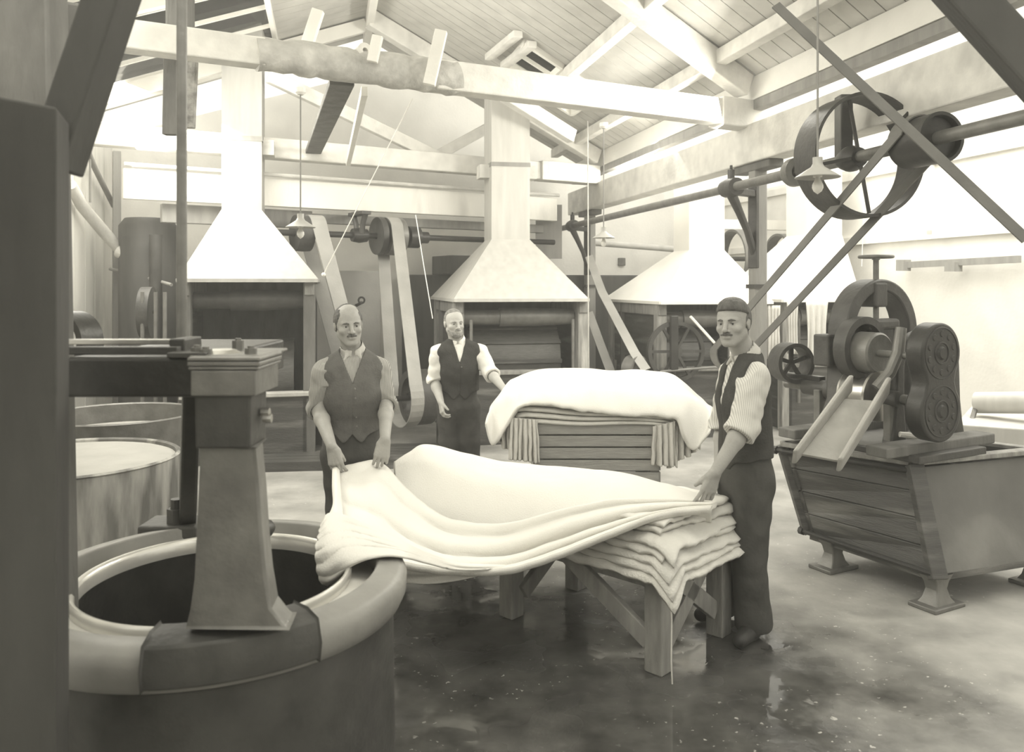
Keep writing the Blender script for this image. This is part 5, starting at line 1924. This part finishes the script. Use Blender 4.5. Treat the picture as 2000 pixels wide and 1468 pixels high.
def add_hand(Fd, w, d, nrm_, side, curl, spread=.18, thumb=.6, sc=1.0):
    """w wrist, d wrist-to-knuckles, nrm_ the way the palm faces, side thumb side"""
    w, d = npv(w), unit(d)
    n = npv(nrm_) - d * npv(nrm_).dot(d)
    n = n / np.linalg.norm(n)
    s_ = np.cross(n, d)
    if s_.dot(npv(side)) < 0:
        s_ = -s_
    K = []
    for i, o in enumerate((.031, .0105, -.0105, -.030)):
        kn = w + (d * (.092 - .004 * abs(i - 1)) + s_ * o) * sc
        K.append(kn)
        Fd.cone(w + d * .01 + s_ * o * .55, kn, .0155 * sc, .0125 * sc, .010)
    for i, L in enumerate((.070, .080, .075, .058)):
        c = curl[i] if isinstance(curl, (list, tuple)) else curl
        p = K[i]
        sp = s_ * (spread * (1.5 - i) / 1.5 * .35)
        a = c * .45
        r = .0096 * sc
        for j, fr in enumerate((.46, .30, .24)):
            v = d * math.cos(a) + n * math.sin(a) + sp
            v = v / np.linalg.norm(v)
            q = p + v * L * fr * sc
            Fd.cone(p, q, r, r * .92, .0035 if j else .006)
            p, r = q, r * .92
            a += c * (.75 if j == 0 else .5)
    b = w + (d * .028 + s_ * .026 + n * .006) * sc
    v = unit(d * .72 + s_ * thumb + n * .35)
    m_ = b + v * .040 * sc
    Fd.cone(w + d * .012 + s_ * .012, b, .015 * sc, .0145 * sc, .012)
    Fd.cone(b, m_, .0135 * sc, .0115 * sc, .008)
    v2 = unit(v + d * .35 + n * .3)
    Fd.cone(m_, m_ + v2 * .030 * sc, .0112 * sc, .0092 * sc, .004)


def head_prims(Fd, hc, hf, hu, neck, jaw=1.0, smile=0.0, s=1.0, part='all'):
    hf = unit(hf)
    hu = unit(npv(hu) - hf * npv(hu).dot(hf))
    hl = np.cross(hu, hf)
    A = (hl, hf, hu)

    def q(l, f, u):
        return hc + (hl * l + hf * f + hu * u) * s
    E = lambda l, f, u, r, k=.015, mode='add': Fd.ell(q(l, f, u), [v * s for v in r], A, k, mode)
    C = lambda a, b, ra, rb, k=.012, mode='add': Fd.cone(q(*a), q(*b), ra * s, rb * s, k, mode)
    E(0, -.014, .036, (.0745, .096, .082))
    E(0, .022, -.020, (.0645 * jaw, .066, .085), .03)
    E(0, .045, -.075, (.040 * jaw, .040, .036), .025)
    E(0, .070, -.101, (.018, .016, .014), .02)
    for sd_ in (-1, 1):
        C((sd_ * .052 * jaw, -.004, -.052), (sd_ * .020, .060, -.100), .017, .014, .02)
        E(sd_ * .046, .045, -.058, (.020, .022, .020), .02, 'cut') if False else None
        C((sd_ * .044, .066, .016), (sd_ * .012, .083, .016), .0085, .0085, .012)
        E(sd_ * .043, .058, -.028, (.019, .020, .017), .018)
        E(sd_ * .031, .094, -.001, (.018, .0175, .0125), .010, 'cut')
        E(sd_ * .031, .067, -.001, (.0135, .0135, .0135), .003)
        E(sd_ * .079, -.008, -.004, (.006, .008, .013), .004, 'cut')
        E(sd_ * .0765, -.014, -.006, (.0065, .018, .029), .005)
        C((sd_ * .080, -.028, .014), (sd_ * .078, -.022, -.020), .0045, .0035, .004)
        E(sd_ * .0125, .090, -.038, (.0085, .0095, .0075), .006)
    C((0, .084, .014), (0, .107, -.030), .0080, .0112, .010)
    E(0, .110, -.034, (.0115, .0115, .0095), .006)
    E(0, .087, -.058, (.024, .012, .0065), .008)
    E(0, .086, -.070, (.020, .012, .0065), .008)
    C((-.022, .0975, -.0635 + smile * .004), (0, .101, -.0645), .0018, .0022, .003, 'cut')
    C((.022, .0975, -.0635 + smile * .004), (0, .101, -.0645), .0018, .0022, .003, 'cut')
    Fd.cone(q(0, -.022, -.055), neck, .056 * s, .062 * s, .03)
    return q, A


def man(name, label, base, fb, hipz, sh, el, wr, hd, neck, hc, hf, hu, feet, knees, M, opt):
    """sh, el, wr: (his right, his left) joints; hd: dict of hand settings"""
    base = Vector(base)
    root = thing(name, label, 'person', base)
    fb = unit(list(fb)[:2] + [0])
    l = np.array([-fb[1], fb[0], 0])
    sh = [npv(v) for v in sh]
    el = [npv(v) for v in el]
    wr = [npv(v) for v in wr]
    neck = npv(neck)
    hc = npv(hc)
    up = np.array([0, 0, 1.0])
    mid = (sh[0] + sh[1]) / 2
    hip = npv(opt['hip'])
    waist = npv(opt['waist'])
    chest = mid - up * .13 + fb * .01
    allp = sh + el + wr + [neck, hc + up * .14, hip] + [npv(f) for f in feet]
    lo = np.min(allp, 0) - .22
    hi = np.max(allp, 0) + .22
    lo[2] = -.01
    wl = opt.get('w', 1.0)

    def torso(Fd, g, k=.04, low=True):
        Fd.fcone(chest, waist, .150 * wl + g, .140 * wl + g, fb, .68, k)
        Fd.fcone(waist, hip, .140 * wl + g, .160 * wl + g, fb, .70, k)
        Fd.fcone(mid - up * .05, chest, .135 * wl + g, .150 * wl + g, fb, .66, k)
        Fd.cone(sh[0] - up * .01 + (mid - sh[0]) * .18, sh[1] - up * .01 + (mid - sh[1]) * .18, .058 + g, .058 + g, k)
        Fd.cone(neck - up * .02, sh[0] + (mid - sh[0]) * .25 + up * .01, .055 + g, .045 + g, k)
        Fd.cone(neck - up * .02, sh[1] + (mid - sh[1]) * .25 + up * .01, .055 + g, .045 + g, k)
        Fd.fcone(mid - up * .12 - fb * .03, waist + up * .08 - fb * .03, .13 * wl + g, .11 * wl + g, fb, .6, k)

    # the body itself: head, neck, trunk, arms and hands, legs and feet in one surface
    B = Field(lo, hi, .0045)
    torso(B, -.016)
    hl_ = [hip + (-l if i == 0 else l) * .088 - up * .02 for i in range(2)]
    for i in range(2):
        B.cone(hl_[i], knees[i], .070, .048, .03)
        B.cone(knees[i], npv(feet[i]) + up * .08, .048, .036, .02)
        fo = unit(list(opt.get('footdir', [fb, fb])[i])[:2] + [0])
        B.cone(npv(feet[i]) + up * .055, npv(feet[i]) + up * .045 + fo * .12, .030, .022, .02)
        B.cone(sh[i], el[i], .045, .040, .025)
        m_ = el[i] * .72 + wr[i] * .28
        B.cone(el[i], m_, .040, .042, .02)
        B.cone(m_, wr[i], .042, .0275, .02)
        h = hd[i]
        add_hand(B, wr[i], h['d'], h['n'], h['s'], h['curl'], h.get('spread', .18), h.get('thumb', .6), h.get('sc', 1.02))
    q, A = head_prims(B, hc, hf, hu, neck - up * .01, opt.get('jaw', 1.0), opt.get('smile', 0), opt.get('hs', 1.0))
    body = field_obj(B, 'body', M['skin'], root, 1)
    hs = opt.get('hs', 1.0)
    # eyes and brows
    sk_ = M['skin']
    for i in (-1, 1):
        ey = MB()
        ew = [q(i * (.031 + .0135 * math.cos(a_)), .0775 - .0045 * math.cos(a_) ** 2 - i * 0, -.002 + .0058 * math.sin(a_)) for a_ in [2 * math.pi * k / 16 for k in range(16)]]
        cfr = q(i * .031, .0835, -.002)
        ey.add(ew + [cfr], [(k, (k + 1) % 16, 16) for k in range(16)])
        eo = ey.build('eye', M_EYEW, root)
        MB().sphere(q(i * .031 + .0012, .0795, -.001), .0056 * hs, .0056 * hs, .0056 * hs, 12, 8).build('iris', M_EYE, eo)
        MB().tube([q(i * .013, .0905, .0150), q(i * .028, .0895, .0195), q(i * .046, .0735, .0145)], [.0036 * hs, .0044 * hs, .0025 * hs], 8).build('eyebrow', M['hair'], root)
        MB().tube([q(i * .0185, .0795, .0020), q(i * .031, .0840, .0052), q(i * .0440, .0715, .0020)], [.0016 * hs, .0022 * hs, .0016 * hs], 6).build('eyelid', M['hair'] if False else sk_, root)
    # hair
    hlo, hhi = hc - .16, hc + .18
    H = Field(hlo, hhi, .0045)
    H.ell(q(0, -.016, .037), (.0775 * hs, .0995 * hs, .0860 * hs), A, .01)
    if opt['hairline'] == 'full':
        H.ell(q(.006, .014, .080), (.064 * hs, .074 * hs, .046 * hs), A, .03)
        H.ell(q(0, -.02, .03), (.081 * hs, .099 * hs, .07 * hs), A, .02)
    H.ell(q(0, -.03, -.005), (.0795 * hs, .070 * hs, .07 * hs), A, .02)
    x, y, z = H.pts((slice(None),) * 3)
    px, py, pz = x - hc[0], y - hc[1], z - hc[2]
    L_ = (px * A[0][0] + py * A[0][1] + pz * A[0][2]) / hs
    F_ = (px * A[1][0] + py * A[1][1] + pz * A[1][2]) / hs
    U_ = (px * A[2][0] + py * A[2][1] + pz * A[2][2]) / hs
    if opt['hairline'] == 'full':
        line = .066 - F_ * .0 + (np.abs(L_) * -.25)
        cut = F_ - .008 - np.clip(U_ - .045, 0, 1) * 3.6
    elif opt['hairline'] == 'bald':
        # a dark horseshoe: bare crown and forehead
        H.ell(q(0, -.022, .034), (.0815 * hs, .100 * hs, .078 * hs), A, .012)
        cut = np.minimum(np.maximum(F_ - .050 + np.clip(.025 - U_, 0, 1) * .9, .047 - np.abs(L_)), F_ + .006)
    else:
        cut = F_ - .012 - np.clip(U_ - .075, 0, 1) * 1.9
    cut = np.maximum(cut, -(U_ + .055 + np.clip(F_ + .02, -.1, .1) * -.75))
    # leave the ears free
    rag = .006 * np.sin(L_ * 190 + U_ * 60) * np.sin(F_ * 150 + L_ * 70) + .010 * np.clip(np.abs(L_) - .035, 0, .02) / .02 * (U_ > .03) * (opt['hairline'] == 'full')
    fade = np.clip((cut + rag + .026) / .026, 0, 1) ** 2 * .0062
    H.d = np.maximum(H.d + fade.astype(np.float32), (cut + rag).astype(np.float32) * .7)
    H.wrinkle(.0011, 170, 1)
    for i in (-1, 1):
        H.ell(q(i * .082, -.013, -.010), (.016, .017, .027), A, .006, 'cut')
    field_obj(H, 'hair', M['hair'], root, 1)
    if opt.get('moustache'):
        U = Field(hc - .16, hc + .18, .004)
        w_ = opt['moustache']
        for i in (-1, 1):
            U.cone(q(0, .099, -.050), q(i * .028 * w_, .088, -.056), .0085, .0055, .006)
        field_obj(U, 'moustache', M['hair'], root, 1)
    if opt.get('beard'):
        U = Field(hc - .16, hc + .18, .004)
        U.ell(q(0, .060, -.092), (.042, .040, .034), A, .01)
        for i in (-1, 1):
            U.cone(q(i * .052, .02, -.055), q(i * .03, .07, -.09), .016, .016, .015)
        U.ell(q(0, .092, -.066), (.026, .018, .010), A, .004, 'cut')
        field_obj(U, 'beard', M['hair'], root, 1)
    # trousers
    Tn = Field(lo, [hi[0], hi[1], hip[2] + .30], .0065)
    Tn.fcone(waist - up * .0, hip, .143 * wl, .170 * wl, fb, .72, .03)
    Tn.fcone(hip - fb * .035 - up * .02, hip - fb * .035 - up * .06, .125 * wl, .12 * wl, fb, .8, .03)
    for i in range(2):
        Tn.cone(hl_[i], knees[i], .100, .086, .03)
        Tn.cone(knees[i], npv(feet[i]) + up * .07, .085, .092, .03)
    Tn.wrinkle(.0034, 24, 2 + base.x, (1, 1, .8))
    Tn.plane((0, 0, waist[2] + .02), (0, 0, 1))
    Tn.plane((0, 0, .045), (0, 0, -1))
    field_obj(Tn, 'trousers', M['trousers'], root, 2)
    # boots
    for i in range(2):
        f = npv(feet[i])
        fd = unit(list(opt.get('footdir', [fb, fb])[i])[:2] + [0])
        Bt = Field(f + np.array([-.34, -.34, -.01]), f + np.array([.34, .34, .22]), .0055)
        Bt.cone(f + up * .06 - fd * .045, f + up * .055 + fd * .04, .040, .046, .02)
        Bt.cone(f + up * .05 + fd * .04, f + up * .040 + fd * .165, .045, .036, .03)
        Bt.cone(f + up * .06, f + up * .17, .048, .052, .02)
        Bt.plane((0, 0, .001), (0, 0, -1))
        field_obj(Bt, 'boot', M_BOOT, root, 1)
    # shirt: trunk, collar and rolled sleeves
    S = Field([lo[0], lo[1], waist[2] - .05], hi, .0055)
    torso(S, .004)
    nb = neck + up * .0
    for i in range(2):
        cuff = el[i] + (wr[i] - el[i]) * opt.get('cuff', (.12, .12))[i]
        sv = opt.get('sleeve', 1.0)
        S.cone(sh[i] - up * .005, el[i], .067 * sv, .060 * sv, .03)
        S.cone(el[i], cuff, .060 * sv, .058 * sv, .02)
        r0 = cuff - unit(wr[i] - el[i]) * .028
        r1 = cuff + unit(wr[i] - el[i]) * .012
        S.cone(r0, r1, .066 * sv, .067 * sv, .006)
    S.wrinkle(.0036, 30, 5 + base.x)
    for i in range(2):
        # hollow the cuff's mouth so that the arm comes out of cloth
        cuff = el[i] + (wr[i] - el[i]) * opt.get('cuff', (.12, .12))[i]
        dv = unit(wr[i] - el[i])
        x, y, z = S.pts((slice(None),) * 3)
        e = (x - cuff[0]) * dv[0] + (y - cuff[1]) * dv[1] + (z - cuff[2]) * dv[2]
        rr = (x - cuff[0]) ** 2 + (y - cuff[1]) ** 2 + (z - cuff[2]) ** 2
        S.d = np.where(rr < .17 ** 2, np.maximum(S.d, (e - .024).astype(np.float32)), S.d)
        S.cone(cuff - dv * .005, cuff + dv * .08, .046, .05, .004, 'cut')
    S.plane((0, 0, waist[2] + .0), (0, 0, -1))
    # collar: neckband in the shirt, the turned-down collar a part of its own
    nd = unit(hc - up * .1 - neck + up * .06)
    S.cone(neck + nd * .0, neck + nd * .03, .070, .065, .008)
    top_ = neck + nd * .030 - fb * .0
    nn = unit(nd - fb * -.35)
    x, y, z = S.pts((slice(None),) * 3)
    e = (x - top_[0]) * nn[0] + (y - top_[1]) * nn[1] + (z - top_[2]) * nn[2]
    S.d = np.maximum(S.d, e.astype(np.float32))
    S.cone(neck + nd * .015, neck + nd * .12, .056, .062, .006, 'cut')
    so = field_obj(S, 'shirt', M['shirt'], root, 1)
    K = Field(neck - .13, neck + .13, .0045)
    K.cone(neck + nd * .0, neck + nd * .058, .079, .064, .006)
    x, y, z = K.pts((slice(None),) * 3)
    tp2 = neck + nd * .058
    e = (x - tp2[0]) * nn[0] + (y - tp2[1]) * nn[1] + (z - tp2[2]) * nn[2]
    K.d = np.maximum(K.d, e.astype(np.float32))
    b0_ = neck + nd * .004
    e = (b0_[0] - x) * nd[0] + (b0_[1] - y) * nd[1] + (b0_[2] - z) * nd[2]
    K.d = np.maximum(K.d, e.astype(np.float32))
    K.cone(neck - nd * .05, neck + nd * .15, .066, .058, .004, 'cut')
    L2 = (x - neck[0]) * l[0] + (y - neck[1]) * l[1]
    F2 = (x - neck[0]) * fb[0] + (y - neck[1]) * fb[1]
    wd = np.maximum(np.abs(L2) - (.004 + np.clip(z - neck[2] + .03, 0, 1) * .22), -F2)
    K.d = np.maximum(K.d, -wd.astype(np.float32))
    for i in (-1, 1):
        K.cone(neck + fb * .060 + l * i * .030 + up * .008, neck + fb * .082 + l * i * .052 - up * .042, .011, .005, .008)
        K.cone(neck + fb * .068 + l * i * .014 + up * .006, neck + fb * .082 + l * i * .052 - up * .042, .008, .005, .008)
    field_obj(K, 'collar', M.get('collar', M_COLLAR), root, 1)
    # waistcoat
    Vt = Field([lo[0], lo[1], waist[2] - .16], [hi[0], hi[1], neck[2] + .1], .0055)
    torso(Vt, .017)
    Vt.fcone(waist, waist - up * .10, .152 * wl, .166 * wl, fb, .72, .03)
    x, y, z = Vt.pts((slice(None),) * 3)
    ll = (x - mid[0]) * l[0] + (y - mid[1]) * l[1]
    ff = (x - mid[0]) * fb[0] + (y - mid[1]) * fb[1]
    vz = opt.get('vneck', chest[2] - .06)
    # neck opening
    wedge = np.maximum(np.abs(ll) - np.clip(z - vz, -.02, .30) * opt.get('vslope', .34), -(ff - .0))
    wedge = np.maximum(wedge, vz - z)
    Vt.d = np.maximum(Vt.d, -wedge.astype(np.float32))
    Vt.cone(neck - up * .02, neck + up * .12, .068, .074, .006, 'cut')
    # arm holes
    for i in range(2):
        o = sh[i] + (sh[i] - mid) / np.linalg.norm(sh[i] - mid) * .045
        Vt.cone(o + up * .08, o - up * .13, opt.get('hole', .072), opt.get('hole', .07) - .004, .008, 'cut')
    # hem with two points at the front
    hz = opt.get('hem', waist[2] - .07)
    pt = np.clip(ff, -.1, .14)
    tip = .05 * np.exp(-((np.abs(ll) - .05) / .035) ** 2) * (ff > .03)
    Vt.d = np.maximum(Vt.d, (hz - .03 * np.clip(ff * 8, 0, 1) - tip - z).astype(np.float32))
    # opening down the front
    Vt.d = Vt.d + (.006 * np.exp(-(ll / .005) ** 2) * (ff > .03) * (z < vz)).astype(np.float32)
    Vt.wrinkle(.0016, 26, 9 + base.x)
    field_obj(Vt, 'waistcoat', M['vest'], root, 1)
    vobj = [c for c in COL.objects if c.parent == root and c.name.startswith('waistcoat')][0]
    n_b = opt.get('buttons', 0)
    dep = opt.get('bdep', .122)
    for k in range(n_b):
        zz = vz - .03 - k * (vz - hz - .05) / max(1, n_b - 1) * .95
        c = mid * 1.0
        c[2] = 0
        base_c = chest * (1 - (chest[2] - zz) / max(.01, chest[2] - waist[2])) + waist * ((chest[2] - zz) / max(.01, chest[2] - waist[2]))
        c = np.array([base_c[0], base_c[1], zz]) + fb * dep + l * .014
        MB().sphere(c, .0065, .0065, .0065, 8, 6).build('button', M_GIRON, vobj)
    return root


def pv(px, py, Y):
    return npv(P(px, py, Y))


# the man at right, turned to the left, looking at the camera
fR = unit((-.975, -.22, 0))
man('person', 'man in black waistcoat and pale striped shirt standing at the right end of the table', (1.185, 4.16, 0), fR, .9,
    sh=(pv(1432, 730, 4.33), pv(1474, 736, 4.03)), el=(pv(1412, 832, 4.40), pv(1452, 834, 3.96)), wr=(pv(1405, 915, 4.25), pv(1397, 922, 3.87)),
    hd=({'d': (-.4, -.3, -.9), 'n': (-.6, .6, 0), 's': (-.8, -.5, 0), 'curl': .35}, {'d': (-.36, -.04, -.93), 'n': (-.35, .9, .1), 's': (-.95, -.25, .2), 'curl': [.22, .15, .2, .3], 'spread': .45, 'thumb': .3, 'sc': 1.05}),
    neck=pv(1459, 696, 4.17), hc=pv(1431, 630, 4.13), hf=(-.60, -.80, -.02), hu=(-.10, -.05, 1),
    feet=((1.15, 4.36, 0), (1.215, 4.12, 0)), knees=(pv(1440, 1090, 4.28), pv(1462, 1090, 4.10)),
    M={'skin': M_SKIN, 'hair': M_HAIR, 'shirt': M_SHIRTP, 'vest': M_VESTB, 'trousers': M_TROU},
    opt={'hip': pv(1455, 925, 4.17), 'waist': pv(1456, 850, 4.17), 'hairline': 'full', 'moustache': 1.0, 'vslope': .17, 'hole': .062, 'cuff': (.12, .10), 'hem': P(0, 885, 4.17).z, 'vneck': P(0, 800, 4.17).z, 'footdir': [(-.9, -.3), (-.6, -.75)], 'jaw': 1.0, 'sleeve': 1.17})

# the man at left holding the sheet
fL = unit((.22, -.97, 0))
man('person', 'balding moustached man in grey waistcoat holding up the sheet at left', (-.94, 4.8, 0), fL, .9,
    sh=(pv(632, 722, 4.70), pv(741, 718, 4.82)), el=(pv(622, 800, 4.72), pv(754, 790, 4.80)), wr=(pv(648, 872, 4.40), pv(752, 858, 4.44)),
    hd=({'d': (.26, -.10, -.95), 'n': (.15, .98, 0), 's': (.95, -.1, .2), 'curl': [.62, .6, .65, .75], 'thumb': .12}, {'d': (-.18, -.10, -.95), 'n': (-.15, .98, 0), 's': (-.95, -.1, .2), 'curl': [.62, .6, .65, .75], 'thumb': .12}),
    neck=pv(689, 687, 4.79), hc=pv(681, 634, 4.74), hf=(.36, -.93, -.06), hu=(-.02, -.12, 1),
    feet=((-1.02, 4.80, 0), (-.82, 4.86, 0)), knees=(pv(668, 1000, 4.78), pv(712, 1000, 4.84)),
    M={'skin': M_SKIN, 'hair': M_HAIR, 'shirt': M_SHIRTS, 'vest': M_VESTG, 'trousers': M_TROU},
    opt={'hip': pv(690, 880, 4.82), 'waist': pv(690, 815, 4.81), 'hairline': 'bald', 'moustache': .9, 'vslope': .42, 'cuff': (.0, .0), 'hem': P(0, 838, 4.78).z, 'vneck': P(0, 742, 4.78).z, 'buttons': 5, 'bdep': .128, 'w': .99})

# the man behind in white sleeves
fM = unit((.12, -.99, 0))
man('person', 'smiling man in white shirt sleeves and dark waistcoat behind the table', (-.44, 6.9, 0), fM, .9,
    sh=(pv(855, 688, 6.86), pv(938, 686, 6.90)), el=(pv(849, 745, 6.88), pv(958, 728, 6.80)), wr=(pv(861, 784, 6.74), pv(984, 759, 6.58)),
    hd=({'d': (.15, -.35, -.9), 'n': (.8, .3, 0), 's': (.3, -.9, 0), 'curl': 1.0, 'thumb': .4}, {'d': (.55, -.55, -.55), 'n': (-.2, -.2, -.9), 's': (-.6, -.5, .4), 'curl': .3}),
    neck=pv(893, 668, 6.90), hc=pv(887, 631, 6.86), hf=(.40, -.91, -.03), hu=(0, -.06, 1),
    feet=((-.54, 6.92, 0), (-.34, 6.95, 0)), knees=(pv(877, 862, 6.92), pv(917, 862, 6.95)),
    M={'skin': M_SKIN2, 'hair': M_HAIRG, 'shirt': M_SHIRTW, 'collar': M_SHIRTW, 'vest': M_VESTB, 'trousers': M_TROU},
    opt={'hip': pv(896, 790, 6.93), 'waist': pv(897, 748, 6.92), 'hairline': 'thin', 'moustache': .8, 'beard': True, 'buttons': 4, 'bdep': .120, 'vslope': .30, 'cuff': (.0, .10), 'hem': P(0, 762, 6.9).z, 'vneck': P(0, 706, 6.9).z, 'smile': 1, 'w': .98})
# ------------------------------------------------------------------ daylight and camera
w = bpy.data.worlds.new('overcast_sky')
SC.world = w
w.use_nodes = True
bg = w.node_tree.nodes['Background']
bg.inputs['Color'].default_value = (1.0, .965, .85, 1)
bg.inputs['Strength'].default_value = SKY


def area(name, loc, target, sx, sy, power):
    l = bpy.data.lights.new(name, 'AREA')
    l.shape = 'RECTANGLE'
    l.size, l.size_y = sx, sy
    l.energy = power
    l.color = (1.0, .965, .86)
    o = bpy.data.objects.new(name, l)
    COL.objects.link(o)
    o.location = loc
    d = Vector(target) - Vector(loc)
    o.rotation_euler = d.to_track_quat('-Z', 'Y').to_euler()
    return o


for n, loc, tgt, sx, sy, pw in LAMPS:
    area(n, loc, tgt, sx, sy, pw)

cam = bpy.data.cameras.new('camera')
cam.sensor_width = 36
cam.lens = F / 2000 * 36
cam.shift_y = (HZ - 734) / 2000
cam.clip_start = .05
cam.dof.use_dof = True
cam.dof.focus_distance = 5.2
cam.dof.aperture_fstop = cam.lens / 1000 / .008
co = bpy.data.objects.new('camera', cam)
COL.objects.link(co)
co.location = (0, 0, CZ)
co.rotation_euler = (math.pi / 2, 0, 0)
SC.camera = co
vs = SC.view_settings
vs.view_transform = 'Standard'
vs.look = 'None'
vs.gamma = 1
vs.use_curve_mapping = False
vs.exposure = EXPOSURE
SC.cycles.use_denoising = True
SC.cycles.max_bounces = 6
SC.cycles.diffuse_bounces = 3
SC.cycles.glossy_bounces = 2
SC.cycles.use_adaptive_sampling = True
SC.cycles.adaptive_threshold = .08
SC.cycles.sample_clamp_indirect = 6
SC.cycles.caustics_reflective = False
SC.cycles.caustics_refractive = False

# thin haze volume added to lift the dark tones
hm_ = bpy.data.materials.new('thin_haze')
hm_.use_nodes = True
N_, L_ = hm_.node_tree.nodes, hm_.node_tree.links
N_.remove(N_['Principled BSDF'])
vsc = N_.new('ShaderNodeVolumeScatter')
vsc.inputs['Color'].default_value = (1, .985, .93, 1)
vsc.inputs['Density'].default_value = HAZE
vsc.inputs['Anisotropy'].default_value = .2
L_.new(vsc.outputs[0], N_['Material Output'].inputs['Volume'])
hz_ = MB().box((1.0, 8.2, 2.8), 17, 21.0, 5.7).build('tone_haze', hm_, smooth=0)
props(hz_, 'thin pale haze filling the shed, added to lift dark tones', 'haze', kind='stuff')
SC.cycles.volume_bounces = 0

# things of one kind share a group
GROUPS = {'pendant_lamp': 'pendant lamps', 'extraction_hood': 'extraction hoods', 'winch_machine': 'winch machines under the hoods', 'round_vat': 'round vats at left',
          'drive_belt': 'drive belts', 'line_shaft': 'overhead line shafts', 'wooden_post': 'roof posts', 'tie_beam': 'roof tie beams', 'principal_rafter': 'rafters of the right roof slope',
          'left_slope_rafter': 'rafters of the left roof slope', 'purlin': 'purlins', 'roof_strut': 'white roof struts', 'gable_brace': 'slanting gable timbers', 'pull_cord': 'hanging cords',
          'hanging_cloth': 'wet cloth strips on the far machine', 'drop_pipe': 'pipes beside the left machine', 'cloth_heap': 'white cloth heaps', 'person': 'men at work',
          'floor_pulley': 'pulleys at the foot of the belts', 'pulley_stand': 'pulley stands', 'wall_bracket': 'curved shaft brackets', 'roof_cleat': 'cleats by the roof light', 'hanging_board': 'boards hanging behind the rod'}
for ob in list(COL.objects):
    k_ = ob.name.split('.')[0]
    if ob.parent is None and k_ in GROUPS and 'group' not in ob:
        ob['group'] = GROUPS[k_]
